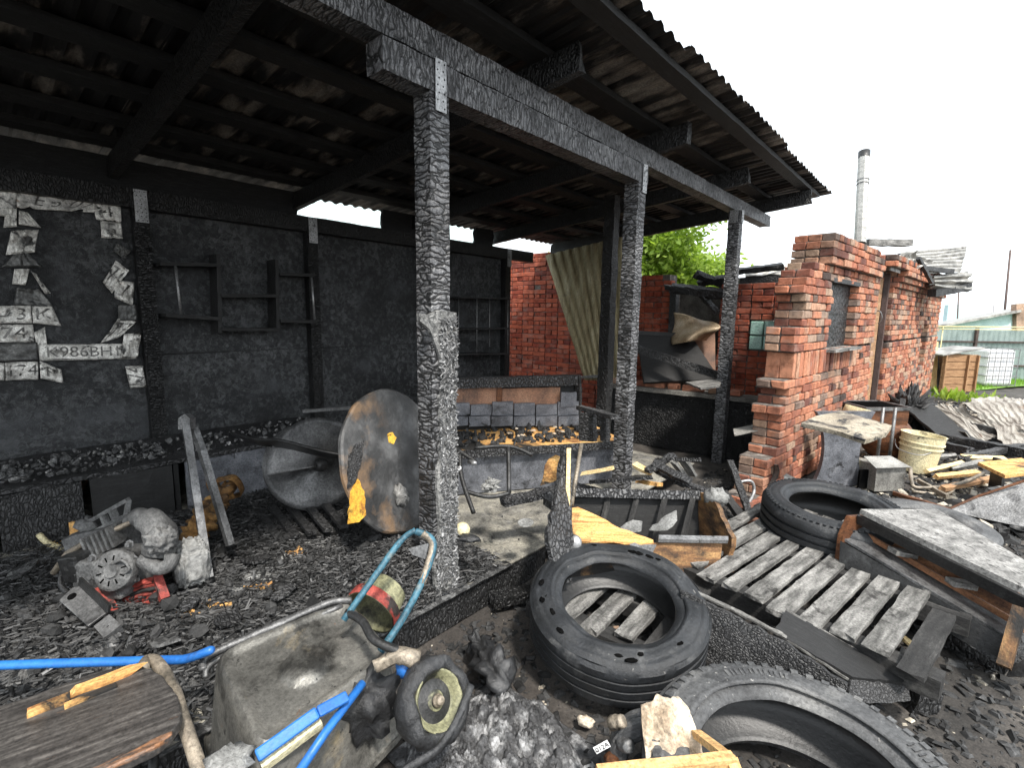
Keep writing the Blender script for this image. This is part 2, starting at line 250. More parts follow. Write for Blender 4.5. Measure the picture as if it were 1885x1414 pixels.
# ------------------------------------------------------------ mesh building
def frame(d, up=V((0, 0, 1))):
    x = V(d).normalized(); y = V(up).cross(x)
    if y.length < 1e-4: y = V((0, 1, 0)).cross(x)
    y.normalize(); z = x.cross(y); return Mx((x, y, z)).transposed()
def rotm(rx=0, ry=0, rz=0): return (Mx.Rotation(R(rz), 3, 'Z') @ Mx.Rotation(R(ry), 3, 'Y') @ Mx.Rotation(R(rx), 3, 'X'))
OFF = {}
def fbm(p, f, s=0): return noise.fractal(V((p[0]*f+s*7.13, p[1]*f+s*3.7, p[2]*f-s*5.1)), 1.0, 2.0, 4)
class MB:
    def __init__(s): s.v = []; s.f = []; s.c = []
    def add(s, vs, fs, lc=None):
        b = len(s.v); s.v += [V(p) for p in vs]; s.c += [V(p) for p in (lc or vs)]; s.f += [tuple(b+i for i in q) for q in fs]; return s
    def box(s, c, size, rot=None, seg=(1, 1, 1), rough=0, freq=6, taper=0, ends=0):
        """box about c; local x is the grain; rough pushes the skin in and out, ends makes ragged x ends"""
        rot = rot or Mx.Identity(3); c = V(c); sx, sy, sz = size; nx, ny, nz = seg; vs = {}; out = []; lc = []; fs = []; sd = random.random()*50
        def vid(i, j, k):
            if (i, j, k) in vs: return vs[(i, j, k)]
            p = V((sx*(i/nx-.5), sy*(j/ny-.5), sz*(k/nz-.5)))
            if taper: q = 1-taper*(i/nx); p.y *= q; p.z *= q
            l = p.copy() + V((sd, sd*.7, sd*.3))
            if rough:
                n = noise.noise_vector(p*freq + V((sd, sd, sd))) + .5*noise.noise_vector(p*freq*2.7 + V((sd, 0, sd)))
                p = p + V((n.x*.4, n.y, n.z))*rough
            if ends and i in (0, nx): p.x += ends*(noise.noise(V((j*1.7+sd, k*2.3, i)))) * (1 if i else -1)
            vs[(i, j, k)] = len(out); out.append(c + rot @ p); lc.append(l); return vs[(i, j, k)]
        for i in range(nx):
            for j in range(ny):
                fs.append((vid(i, j, 0), vid(i, j+1, 0), vid(i+1, j+1, 0), vid(i+1, j, 0))); fs.append((vid(i, j, nz), vid(i+1, j, nz), vid(i+1, j+1, nz), vid(i, j+1, nz)))
        for i in range(nx):
            for k in range(nz):
                fs.append((vid(i, 0, k), vid(i+1, 0, k), vid(i+1, 0, k+1), vid(i, 0, k+1))); fs.append((vid(i, ny, k), vid(i, ny, k+1), vid(i+1, ny, k+1), vid(i+1, ny, k)))
        for j in range(ny):
            for k in range(nz):
                fs.append((vid(0, j, k), vid(0, j, k+1), vid(0, j+1, k+1), vid(0, j+1, k))); fs.append((vid(nx, j, k), vid(nx, j+1, k), vid(nx, j+1, k+1), vid(nx, j, k+1)))
        return s.add(out, fs, lc)
    def beam(s, a, b, w, h, roll=0, step=0, rough=0, freq=7, up=V((0, 0, 1)), ends=0, taper=0):
        a, b = V(a), V(b); L = (b-a).length; m = frame(b-a, up) @ Mx.Rotation(R(roll), 3, 'X')
        n = max(1, int(L/step)) if step else 1; q = 1 if not step else max(1, min(5, int(w/step))); q2 = 1 if not step else max(1, min(5, int(h/step)))
        return s.box((a+b)/2, (L, w, h), m, (n, q, q2), rough, freq, taper, ends)
    def tube(s, pts, r, n=8, rough=0):
        pts = [V(p) for p in pts]; vs = []; fs = []; lc = []; t = 0; up = V((0, 0, 1)); prev = None
        for i, p in enumerate(pts):
            d = (pts[min(i+1, len(pts)-1)] - pts[max(i-1, 0)]).normalized()
            if prev is None: y = up.cross(d); y = y.normalized() if y.length > .05 else V((1, 0, 0)).cross(d).normalized()
            else: y = (prev - d*prev.dot(d)).normalized()
            prev = y; z = d.cross(y); rr = r[i] if isinstance(r, (list, tuple)) else r
            if i: t += (p-pts[i-1]).length
            for k in range(n):
                a = 2*math.pi*k/n; q = rr*(1 + (rough*noise.noise(V((t*9, math.cos(a)*2, math.sin(a)*2+i*.1))) if rough else 0))
                vs.append(p + y*math.cos(a)*q + z*math.sin(a)*q); lc.append(V((t, math.cos(a)*rr, math.sin(a)*rr)))
            if i:
                b = (i-1)*n; fs += [(b+k, b+(k+1) % n, b+n+(k+1) % n, b+n+k) for k in range(n)]
        fs.append(tuple(range(n))[::-1]); fs.append(tuple(range((len(pts)-1)*n, len(pts)*n)))
        return s.add(vs, fs, lc)
    def lathe(s, prof, n=32, m=None, a0=0, a1=2*math.pi, rough=0, freq=8, closed=False):
        """profile of (radius, height) turned about local z; m = 4x4 placement"""
        m = m or Mx.Identity(4); full = abs(a1-a0-2*math.pi) < 1e-5; k = n if full else n+1; vs = []; fs = []; lc = []; sd = random.random()*30
        for i in range(k):
            a = a0+(a1-a0)*i/n
            for r, h in prof:
                p = V((r*math.cos(a), r*math.sin(a), h)); lc.append(p.copy())
                if rough: p += noise.noise_vector(p*freq+V((sd, 0, sd)))*rough
                vs.append(m @ p)
        q = len(prof); e = q if closed else q-1
        for i in range(n if full else n):
            j = (i+1) % k if full else i+1
            for t in range(e): u = (t+1) % q; fs.append((i*q+t, j*q+t, j*q+u, i*q+u))
        return s.add(vs, fs, lc)
    def prism(s, poly, t, m=None, rough=0, freq=9):
        """flat outline (local xy) with thickness t (local z, centred)"""
        m = m or Mx.Identity(4); n = len(poly); vs = []; lc = []
        for h in (-t/2, t/2):
            for x, y in poly:
                p = V((x, y, h)); lc.append(p.copy())
                if rough: p.z += rough*noise.noise(V((x*freq, y*freq, 3.3)))
                vs.append(m @ p)
        fs = [tuple(range(n))[::-1], tuple(range(n, 2*n))] + [(i, (i+1) % n, n+(i+1) % n, n+i) for i in range(n)]
        return s.add(vs, fs, lc)
    def sheet(s, fn, nu, nv, t=.004):
        """fn(u, v) -> point; a thin two-sided skin of thickness t"""
        P = [[V(fn(i/nu, j/nv)) for j in range(nv+1)] for i in range(nu+1)]; vs = []; lc = []; fs = []; Q = (nu+1)*(nv+1)
        for sgn in (0, 1):
            for i in range(nu+1):
                for j in range(nv+1):
                    a = P[min(i+1, nu)][j]-P[max(i-1, 0)][j]; b = P[i][min(j+1, nv)]-P[i][max(j-1, 0)]; nn = a.cross(b)
                    nn = nn.normalized() if nn.length > 1e-9 else V((0, 0, 1)); vs.append(P[i][j] + nn*(t/2 if sgn else -t/2)); lc.append(P[i][j].copy())
        I = lambda i, j, k: k*Q + i*(nv+1)+j
        for i in range(nu):
            for j in range(nv):
                fs.append((I(i, j, 1), I(i+1, j, 1), I(i+1, j+1, 1), I(i, j+1, 1))); fs.append((I(i, j, 0), I(i, j+1, 0), I(i+1, j+1, 0), I(i+1, j, 0)))
        for i in range(nu):
            fs.append((I(i, 0, 0), I(i+1, 0, 0), I(i+1, 0, 1), I(i, 0, 1))); fs.append((I(i, nv, 0), I(i, nv, 1), I(i+1, nv, 1), I(i+1, nv, 0)))
        for j in range(nv):
            fs.append((I(0, j, 0), I(0, j, 1), I(0, j+1, 1), I(0, j+1, 0))); fs.append((I(nu, j, 0), I(nu, j+1, 0), I(nu, j+1, 1), I(nu, j, 1)))
        return s.add(vs, fs, lc)
    def blob(s, c, rad, rot=None, n=20, rough=.15, freq=4, flat=0, fold=0, sq=1):
        c = V(c); rot = rot or Mx.Identity(3); vs = []; lc = []; fs = []; sd = random.random()*40; m = n//2
        for i in range(m+1):
            th = math.pi*i/m
            for j in range(n):
                ph = 2*math.pi*j/n; u = V((math.sin(th)*math.cos(ph), math.sin(th)*math.sin(ph), math.cos(th)))
                w_ = u if sq == 1 else V([math.copysign(abs(t)**sq, t) for t in u])
                q = 1 + rough*fbm(u, freq*.5, sd)
                if fold: q += fold*(abs(fbm(u, freq*1.6, sd+3)) - .3)
                p = V((w_.x*rad[0], w_.y*rad[1], w_.z*rad[2]))*q
                if flat and p.z < -flat*rad[2]: p.z = -flat*rad[2]
                vs.append(c + rot @ p); lc.append(V((u.x*rad[0], u.y*rad[1], u.z*rad[2])) + V((sd, 0, 0)))
        for i in range(m):
            for j in range(n): fs.append((i*n+j, (i+1)*n+j, (i+1)*n+(j+1) % n, i*n+(j+1) % n))
        return s.add(vs, fs, lc)
    def build(s, name, mat, parent=None, smooth=False, kind=None, bevel=0, sharp=None):
        o0 = OFF.get(parent.name, V((0, 0, 0))) if parent else V((0, 0, 0))
        me = bpy.data.meshes.new(name); me.from_pydata([tuple(p-o0) for p in s.v], [], s.f)
        at = me.attributes.new('lc', 'FLOAT_VECTOR', 'POINT'); at.data.foreach_set('vector', [q for p in s.c for q in p])
        me.materials.append(MT[mat] if isinstance(mat, str) else mat)
        if smooth: me.polygons.foreach_set('use_smooth', [True]*len(me.polygons))
        o = bpy.data.objects.new(name, me); COL.objects.link(o)
        if sharp:
            me.polygons.foreach_set('use_smooth', [True]*len(me.polygons)); me.set_sharp_from_angle(angle=R(sharp))
        if parent: o.parent = parent; OFF[o.name] = o0
        else: OFF[o.name] = V((0, 0, 0))
        if kind: o['kind'] = kind
        if bevel:
            b = o.modifiers.new('bevel', 'BEVEL'); b.width = bevel; b.segments = 2; b.limit_method = 'ANGLE'
        return o
def thing(name, label, cat, loc, group=None):
    o = bpy.data.objects.new(name, None); COL.objects.link(o); o.location = V(loc); o.empty_display_size = .1
    OFF[o.name] = V(loc); return tag(o, label, cat, group)
def tag(o, label, cat, group=None):
    o['label'] = label; o['category'] = cat
    if group: o['group'] = group
    return o
def mat4(loc, rot=None): m = (rot or Mx.Identity(3)).to_4x4(); m.translation = V(loc); return m
def curve(pts, n=6):
    """smooth line through points"""
    P = [V(p) for p in pts]; out = []
    for i in range(len(P)-1):
        a, b, c, d = P[max(i-1, 0)], P[i], P[i+1], P[min(i+2, len(P)-1)]
        for k in range(n):
            t = k/n; out.append(.5*((2*b)+(c-a)*t+(2*a-5*b+4*c-d)*t*t+(3*b-a-3*c+d)*t*t*t))
    return out+[P[-1]]
def rag(pts, amp=.02, n=8, seed=1, closed=True):
    """outline with torn edges"""
    out = []; L = len(pts)
    for i in range(L if closed else L-1):
        a, b = pts[i], pts[(i+1) % L]; dx, dy = b[0]-a[0], b[1]-a[1]; l = math.hypot(dx, dy) or 1; k = max(1, min(n, int(l/(amp*1.5+1e-6))))
        for j in range(k):
            t = j/k; w = amp*(noise.noise(V((a[0]*13+dx*t*31, a[1]*17+dy*t*29, seed)))) if j else 0
            out.append((a[0]+dx*t-dy/l*w, a[1]+dy*t+dx/l*w))
    if not closed: out.append(pts[-1])
    return out
def text_mesh(txt, size, extrude=.001):
    c = bpy.data.curves.new('letters', 'FONT'); c.body = txt; c.size = size; c.extrude = extrude; c.align_x = 'CENTER'; c.align_y = 'CENTER'; c.resolution_u = 3
    o = bpy.data.objects.new('letters', c); COL.objects.link(o); dg = bpy.context.evaluated_depsgraph_get()
    m = bpy.data.meshes.new_from_object(o.evaluated_get(dg)); v = [p.co.copy() for p in m.vertices]; f = [tuple(p.vertices) for p in m.polygons]
    bpy.data.objects.remove(o); bpy.data.curves.remove(c); bpy.data.meshes.remove(m); return v, f
# ============================================================ THE SETTING
random.seed(11)
def struct(o): o['kind'] = 'structure'; return o
def ground_h(x, y):
    near = max(0, 1-math.hypot(x+.5, y-4)/14)
    return near*(.022*fbm((x, y, 0), .9) + .010*fbm((x, y, 3), 4)) - .012
def ground_sheet():
    g = MB(); xs = []; 
    def axis(lo, hi, a, b, st):
        out = [lo, lo*.5, lo*.25, lo*.1]; x = a
        while x <= b: out.append(x); x += st
        return out + [hi*.1, hi*.25, hi*.5, hi]
    X = sorted(set(axis(-200, 200, -8, 8, .11))); Y = sorted(set(axis(-200, 400, -3, 20, .11)))
    vs = [(x, y, ground_h(x, y) if abs(x) < 12 and -4 < y < 21 else -.012) for x in X for y in Y]; n = len(Y)
    fs = [(i*n+j, (i+1)*n+j, (i+1)*n+j+1, i*n+j+1) for i in range(len(X)-1) for j in range(n-1)]
    g.add(vs, fs); return struct(g.build('ground', 'ground', smooth=True))
ground_sheet()
# lawn beside the fence
def lawn():
    m = MB(); a, d, e = V((-.4, 15.4, 0)), V((.747, .665, 0)), V((-.665, .747, 0))
    def fn(u, v): p = a + d*(u*14-3) + e*(v*4.6-.6*math.sin(u*9)); return V((p.x, p.y, .02+.05*v+.02*math.sin(u*20)))
    m.sheet(fn, 40, 12, .02); struct(m.build('lawn', 'lawn', smooth=True))
    g = MB(); rr = random.Random(3)
    for _ in range(9000):
        u, v = rr.random()*.75, rr.random(); p = fn(u, v); h = .05+.08*rr.random(); q = V((rr.uniform(-.03, .03), rr.uniform(-.03, .03), h)); s = V((.012, .01, 0))*rr.choice((-1, 1))
        g.add([p-s, p+s, p+q], [(0, 1, 2)])
    o = tag(g.build('lawn_grass', 'grass', kind='stuff'), 'bright green grass in front of the green fence', 'grass')
lawn()

# ============================================================ DECK
def deck():
    m = MB(); Y0, Y1 = -3.0, 4.7
    m.sheet(lambda u, v: V((-4.86+u*3.08, Y0+v*(Y1-Y0), .172 + .006*fbm((u*9, v*20, 0), 1))), 60, 130, .02)
    d = struct(m.build('deck', 'deck', smooth=True))
    j = MB(); j.beam((-1.80, -.6, .075), (-1.80, 2.34, .085), .035, .165, step=.04, rough=.004, freq=12); j.build('fascia_board', 'char_board', d)
    for y in (-.5, 1.0, 2.0, 3.0): b = MB(); b.box((-2.0, y, .07), (.3, .15, .15), rough=.01); b.build('support_block', 'soot_wood', d)
    return d
deck()

# ============================================================ CANOPY
SL = .0856
def zr(x): return 2.83+(x+1.88)*SL
can = thing('canopy', 'charred timber canopy with corrugated roof, square posts and burnt board back wall', 'canopy', (-1.88, 1.6, .18))
PW = .112
def post(x, y, z0, z1, mat='char_post', w=PW, rough=.0065, name='post'):
    m = MB(); m.beam((x, y, z0), (x, y, z1), w, w, step=.022, rough=rough, freq=11, up=V((1, 0, 0))); return m.build(name, mat, can)
p1 = post(-1.88, 1.535, .17, 2.57, rough=.0042); p1['label'] = 'foremost post, its foot still wrapped in burnt strand board'
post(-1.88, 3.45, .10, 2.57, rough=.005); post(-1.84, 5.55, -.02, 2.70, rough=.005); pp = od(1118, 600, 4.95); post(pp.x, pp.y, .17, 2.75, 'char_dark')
m = MB(); m.beam((-1.88, 1.24, 2.634), (-1.88, 3.53, 2.634), .118, .127, step=.03, rough=.004, freq=18); m.build('lower_beam', 'char_beam', can)
m = MB(); m.beam((-1.888, -2.2, 2.771), (-1.888, 6.75, 2.771), .112, .124, step=.035, rough=.0045, freq=18, ends=.05); m.build('upper_beam', 'char_beam', can)
RY = [-.5, .9, 2.3, 3.7, 5.1, 6.5]
for y in RY:
    m = MB(); xf = -1.60 if y < 6 else -1.35; a, b = V((-4.98, y, zr(-4.98)+.077)), V((xf, y, zr(xf)+.077)); m.beam(a, b, .055, .15, step=.05, rough=.004, freq=13, ends=.03)
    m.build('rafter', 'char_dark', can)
for k, x in enumerate((-1.42, -1.86, -2.32, -2.78, -3.24, -3.70, -4.16, -4.60)):
    m = MB(); z = zr(x)+.152+.022; m.beam((x, -2.2, z), (x, 6.95+.1*(k % 2), z), .13 if k else .10, .042, roll=-5, step=.12, rough=.004, freq=9, ends=.06); m.build('purlin', 'soot_wood', can)
def corr(t, p=.118, h=.02):
    q = (t/p) % 1; return h*(0 if q < .3 else (q-.3)/.15 if q < .45 else 1 if q < .85 else (1-q)/.15)
def roof_sheet(y0, y1, k):
    m = MB(); rr = random.Random(k); ex = -1.27+rr.uniform(-.03, .03); tl = rr.uniform(-.006, .006); n = 9*6
    def fn(u, v):
        y = y0+u*(y1-y0); x = -5.12+v*(ex+5.12); z = zr(x)+.152+.046+.004*(k % 2)+tl*v+corr(y)
        if v > .93: x += .012*noise.noise(V((y*14, k, 0))); z += .012*noise.noise(V((y*7, k, 1)))
        return V((x, y, z))
    m.sheet(fn, n, 18, .0025); return m.build('roof_sheet', 'roof_in', can)
yy = -2.3; k = 0
while yy < 7.0:
    roof_sheet(yy, min(yy+1.08, 7.12), k); yy += 1.03; k += 1
# back wall
WX = -4.84
WP = [-1.75, -.37, 1.03, 2.39, 3.80, 5.22]
for y in WP:
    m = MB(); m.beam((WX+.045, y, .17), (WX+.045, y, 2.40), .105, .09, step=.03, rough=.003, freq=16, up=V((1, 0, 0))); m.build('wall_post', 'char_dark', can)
m = MB(); m.beam((WX+.05, -2.3, 2.435), (WX+.05, 5.75, 2.435), .105, .14, step=.06, rough=.004, freq=10, ends=.05); m.build('wall_plate', 'char_dark', can)
ed = [-2.4]+WP[1:]
def wall_panel(y0, y1, z0, z1, holes=False):
    m = MB(); cy, cz = (y0+y1)/2, (z0+z1)/2
    rot = Mx((V((0, 1, 0)), V((0, 0, 1)), V((1, 0, 0)))).transposed()
    m.box((WX-.012, cy, cz), (y1-y0, z1-z0, .016), rot, (20, 16, 1), .004, 5); return m.build('wall_panel', 'osb_wall', can)
for i in range(len(ed)-1):
    a, b = ed[i]+.006, ed[i+1]-.006
    wall_panel(a, b, .17, 1.232); wall_panel(a, b, 1.238, 2.40)
m = MB(); m.beam((WX-.032, -2.4, 1.235), (WX-.032, 5.2, 1.235), .02, .06); m.build('seam_light_stop', 'soot_wood', can)  # added behind the seam to stop daylight showing between the panels
# blocking between wall plate and roof, gone in three places
for (a, b) in ((-2.3, 2.30), (3.28, 3.95), (4.70, 5.04)):
    m = MB(); m.beam((WX-.05, a, 2.62), (WX-.05, b, 2.62), .03, .24, step=.08, rough=.006, ends=.06); m.build('blocking_board', 'soot_wood', can)
def plate_conn(name, c, nrm, w, h):
    """perforated nail plate lying flat against a timber, face towards nrm"""
    rot = Mx((V((0, 0, 1)), V(nrm).cross(V((0, 0, 1))), V(nrm))).transposed(); m = MB(); m.box(c, (h, w, .003), rot); o = m.build(name, 'galv', can)
    d = MB(); rr = random.Random(int(c[1]*100))
    ny, nz = max(2, int(w/.022)), max(4, int(h/.03))
    for i in range(nz):
        for j in range(ny):
            if rr.random() < .12: continue
            p = V(c)+rot @ V(((i+.5)/nz*h-h/2, ((j+.5+(.25 if i % 2 else -.25)*.5)/ny)*w-w/2, .0016)); r = .0042
            d.lathe([(0, .0006), (r, .0006), (r, -.001)], 6, mat4(p, rot))
    d.build('nail_hole', 'hole', o, kind='stuff')
XF = -1.88+PW/2+.010
plate_conn('connector_plate', (XF, 1.535, 2.60), (1, 0, 0), .062, .215); plate_conn('connector_plate', (XF, 3.47, 2.60), (1, 0, 0), .062, .20)
plate_conn('connector_plate', (-1.84, 5.55-PW/2-.012, 2.64), (0, -1, 0), .085, .13); plate_conn('connector_plate', (-1.84+PW/2+.012, 5.55, 2.64), (1, 0, 0), .07, .13)
for y in WP[2:]: plate_conn('connector_plate', (WX+.112, y, 2.38), (1, 0, 0), .085, .24)
# burnt strand board hanging on the foremost post
q = [(-.052, .16), (.082, .16), (.078, .6), (.072, 1.0), (.070, 1.3), (.074, 1.605), (-.15, 1.60), (-.145, 1.565), (-.09, 1.53), (-.062, 1.47), (-.03, 1.40), (-.004, 1.30), (-.034, 1.20), (-.02, 1.0), (-.05, .8), (-.035, .55), (-.075, .35)]
q = rag(q, .03, 16, 3); M = mat4((-1.815, 1.542, 0), Mx((V((0, 1, 0)), V((0, 0, 1)), V((1, 0, 0)))).transposed())
m = MB(); m.prism(q, .02, M); o = m.build('strand_board_cladding', 'osb_clad', can); o['label'] = 'torn grey strip of burnt strand board'
fl = MB(); rr = random.Random(8)
for _ in range(1500):
    z = .18+1.40*rr.random(); w0 = .075; y = rr.uniform(-.03-.03*(z < .5), w0); c = V((-1.803+.006*rr.random(), 1.542+y, z)); d = V((rr.uniform(-.3, .5), rr.uniform(-1, 1), rr.uniform(-1, 1))).normalized()
    fl.beam(c-d*.013, c+d*.013, rr.uniform(.003, .009), .0012, roll=rr.uniform(0, 180))
fl.build('burnt_strand', 'flake_light', o, kind='stuff')

# ============================================================ BRICKWORK
def brick_mesh(l, d, h, seed, c=.0055):
    rr = random.Random(seed); vs = []; idx = {}
    for sx in (-1, 1):
        for sy in (-1, 1):
            for sz in (-1, 1):
                k = c*rr.choice((.5, .8, 1, 1.2, 1.6, 2.4)); j = V((rr.uniform(-.003, .003), rr.uniform(-.003, .003), rr.uniform(-.003, .003)))
                p = V((sx*l/2, sy*d/2, sz*h/2))+j
                for a in range(3):
                    t = p.copy()
                    for b in range(3):
                        if b != a: t[b] -= k*(sx, sy, sz)[b]
                    idx[(sx, sy, sz, a)] = len(vs); vs.append(t)
    I = lambda x, y, z, a: idx[(x, y, z, a)]; fs = []
    for s_ in (-1, 1):
        f = [(s_, -1, -1), (s_, 1, -1), (s_, 1, 1), (s_, -1, 1)]; fs.append([I(*p, 0) for p in f][::s_])
        f = [(-1, s_, -1), (1, s_, -1), (1, s_, 1), (-1, s_, 1)]; fs.append([I(*p, 1) for p in f][::-s_])
        f = [(-1, -1, s_), (1, -1, s_), (1, 1, s_), (-1, 1, s_)]; fs.append([I(*p, 2) for p in f][::s_])
    for a, b, e in ((0, 1, 2), (0, 2, 1), (1, 2, 0)):      # edge strips
        for s1 in (-1, 1):
            for s2 in (-1, 1):
                def key(t):
                    q = [0, 0, 0]; q[a] = s1; q[b] = s2; q[e] = t; return tuple(q)
                fs.append([I(*key(-1), a), I(*key(1), a), I(*key(1), b), I(*key(-1), b)])
    for x in (-1, 1):
        for y in (-1, 1):
            for z in (-1, 1): fs.append([I(x, y, z, 0), I(x, y, z, 1), I(x, y, z, 2)])
    return vs, [tuple(f) for f in fs]
BM = {}
def brick_var(kind, mat):
    key = (kind, mat)
    if key not in BM:
        sz = {'s': (.245, .12, .066), 'h': (.118, .12, .066), 'q': (.066, .12, .235), 'e': (.245, .118, .066)}[kind]; L = []
        for k in range(5):
            vs, fs = brick_mesh(*sz, seed=k*17+hash(kind) % 5 if False else k*17+ord(kind)); me = bpy.data.meshes.new('brick_'+kind); me.from_pydata(vs, [], fs); me.update()
            import bmesh as bmm
            b = bmm.new(); b.from_mesh(me); bmm.ops.recalc_face_normals(b, faces=b.faces); b.to_mesh(me); b.free()
            at = me.attributes.new('lc', 'FLOAT_VECTOR', 'POINT'); at.data.foreach_set('vector', [q for p in me.vertices for q in p.co]); me.materials.append(MT[mat])
            L.append((me, [v.co.copy() for v in me.vertices], [tuple(p.vertices) for p in me.polygons]))
        BM[key] = L
    return BM[key]
def lay_bricks(holder, root_loc, places, mat, nmax=300):
    """places: (position, z angle, kind, tilt); the nmax nearest become parts, the rest one joined part"""
    places.sort(key=lambda p: (p[0]-EYEP).length); rr = random.Random(5); joined = MB()
    for i, (p, a, kind, tl) in enumerate(places):
        me, vs, fs = rr.choice(brick_var(kind, mat)); rot = Mx.Rotation(a+rr.gauss(0, .018), 3, 'Z') @ Mx.Rotation(tl+rr.gauss(0, .012), 3, 'Y')
        if i < nmax:
            o = bpy.data.objects.new('brick', me); COL.objects.link(o); o.parent = holder; o.location = p-root_loc; o.rotation_euler = rot.to_euler()
        else: joined.add([p+rot @ v for v in vs], fs, [v+V((i*.37 % 9, 0, 0)) for v in vs])
    if joined.v: joined.build('brickwork', mat, holder, kind='stuff')
class Wall:
    """courses of bricks along d from O, faces towards n"""
    def __init__(s, O, d, n): s.O, s.d, s.n = V(O), V(d).normalized(), V(n).normalized(); s.P = []; s.core = MB(); s.ang = math.atan2(s.d.y, s.d.x); s.rr = random.Random(9)
    def at(s, q, z, off=0): p = s.O+s.d*q+s.n*off; return V((p.x, p.y, z))
    def course(s, z, a, b, k, holes=(), off=0, kind=None, depth=.25, endb=True, miss=0):
        runs = [(a, b)]
        for (h0, h1, g0, g1) in holes:
            if g0 < z+.037 < g1:
                nr = []
                for (r0, r1) in runs:
                    if h1 <= r0 or h0 >= r1: nr.append((r0, r1)); continue
                    if h0-r0 > .06: nr.append((r0, h0))
                    if r1-h1 > .06: nr.append((h1, r1))
                runs = nr
        kd = kind or ('h' if k % 4 == 3 else 's'); L = {'s': .255, 'h': .128, 'q': .075}[kd]; hh = .075 if kd != 'q' else .245
        for (r0, r1) in runs:
            q = r0 + (0 if k % 2 else L*.5); 
            if k % 2 == 0 and r1-r0 > L: s.P.append((s.at(r0+.064, z+hh/2, off-.06), s.ang, 'h' if kd != 'q' else 'q', 0))
            while q+L*.55 < r1:
                if q+L > r1+.03: s.P.append((s.at(q+.06, z+hh/2, off-.06), s.ang, 'h' if kd != 'q' else 'q', 0))
                elif s.rr.random() > miss: s.P.append((s.at(q+L/2, z+hh/2, off-.06+s.rr.gauss(0, .005)), s.ang, kd, s.rr.gauss(0, .01)))
                q += L
            if endb:
                s.P.append((s.at(r0+(.06 if kd != 'q' else .033), z+hh/2, off-.186), s.ang, 'h' if kd != 'q' else 'q', 0))
                if depth > .3: s.P.append((s.at(r0+.06, z+hh/2, off-.312), s.ang, 'h', 0))
            if r1-r0 > .12:
                e0 = .02 if kd != 'q' else .05; c = s.at((r0+e0+r1-.012)/2, z+hh/2, off-.012-depth/2); s.core.box(c, (r1-r0-.012-e0, depth-.02, hh), Mx.Rotation(s.ang, 3, 'Z'))
    def build(s, root, mat, nmax=300):
        w = s.core.build('mortar_core', 'mortar', root); lay_bricks(root, OFF[root.name], s.P, mat, nmax); return w
# --- long side wall of the workshop, running away to the right
TH = R(5.2); FD = V((math.sin(TH), math.cos(TH), 0)); FN = V((math.cos(TH), -math.sin(TH), 0)); FO = V((-1.1, 4.5, 0))
bw = thing('brick_workshop', 'burnt red brick workshop with broken stepped corner, dark window and metal flue', 'building', FO)
W = Wall(FO, FD, FN)
def s0_at(z):
    T = [(0, -.12), (.49, .30), (1.0, .42), (1.44, .52), (2.1, .74)]
    for (z0, a), (z1, b) in zip(T, T[1:]):
        if z <= z1: return a+(b-a)*(z-z0)/(z1-z0)
    return .78
holes = [(1.49, 2.43, 1.29, 1.98), (3.52, 4.30, -.1, 2.24), (7.2, 7.72, .72, 1.52)]
rr = random.Random(21); k = 0; z = 0.0
while z < 2.40:
    if z < 2.03:
        st = round((s0_at(z)+rr.uniform(-.10, .09))/.0625)*.0625
        if abs(z-1.05) < .01:
            W.course(z, st, 2.7, 1, holes, kind='q'); W.course(z, 2.7, 3.45, k, holes, endb=False); W.course(z, 4.3, 9.1, k, holes, endb=False)
            for t in (1, 2): W.course(z+.075*t, 2.7, 3.45, k+t, holes, endb=False); W.course(z+.075*t, 4.3, 9.1, k+t, holes, endb=False)
            z += .25; k += 3; continue
        W.course(z, st, 9.1, k, holes)
    else:
        pa = 1.15+.06*rr.random()*(z > 2.3); pb = 3.42-(.3 if z > 2.3 else 0)
        W.course(z, pa, pb, k, holes, off=.05 if z > 2.12 else 0, depth=.34)
        if z < 2.36: W.course(z, 3.5 if z > 2.24 else 4.32, 9.15, k, (), off=min(.14, .045*(1+int((z-2.03)/.076))), depth=.3, miss=.03 if z < 2.28 else .25)
        if z < 2.06: W.course(z, .84, 1.15, k, ())
    z += .075; k += 1
W.build(bw, 'brick')
def fp(s, z, off=0): return W.at(s, z, off)
RF = Mx((FD, V((0, 0, 1)), FN)).transposed()
m = MB(); m.box(fp(1.96, 1.635, -.10), (.93, .68, .03), RF, (30, 22, 1), .008, 20); o = m.build('window_board', 'char_window', bw); o['label'] = 'black charred board filling the window'
m = MB(); m.beam(fp(1.44, 1.275, -.02), fp(2.48, 1.275, -.02), .2, .028, step=.1, rough=.003); m.build('window_sill', 'ash_wood', bw)
m = MB(); m.beam(fp(1.45, 1.995, -.08), fp(2.5, 1.995, -.08), .16, .045, step=.08, rough=.004); m.build('lintel', 'char_board', bw)
for q in (3.55, 4.27): m = MB(); m.beam(fp(q, 0, -.08), fp(q, 2.24, -.08), .07, .06, up=FN); m.build('door_frame', 'iron', bw)
m = MB(); m.beam(fp(3.59, 2.33, .06), fp(4.2, 2.33, .06), .015, .2); m.build('door_lintel', 'sheet_grey', bw)
m = MB(); m.box(fp(3.80, 1.1, -.10), (.5, 2.1, .035), RF, (2, 5, 1), .006, 3); o = m.build('door', 'crate', bw); h = MB(); h.tube(curve([fp(3.68, 1.72, -.05), fp(3.64, 1.70, 0), fp(3.66, 1.62, .02), fp(3.7, 1.55, -.02)]), .008, 6); h.build('handle', 'galv', o)
m = MB(); m.box(fp(7.46, 1.12, -.12), (.52, .8, .03), RF, (6, 8, 1), .004, 14); m.build('window_board', 'char_window', bw)
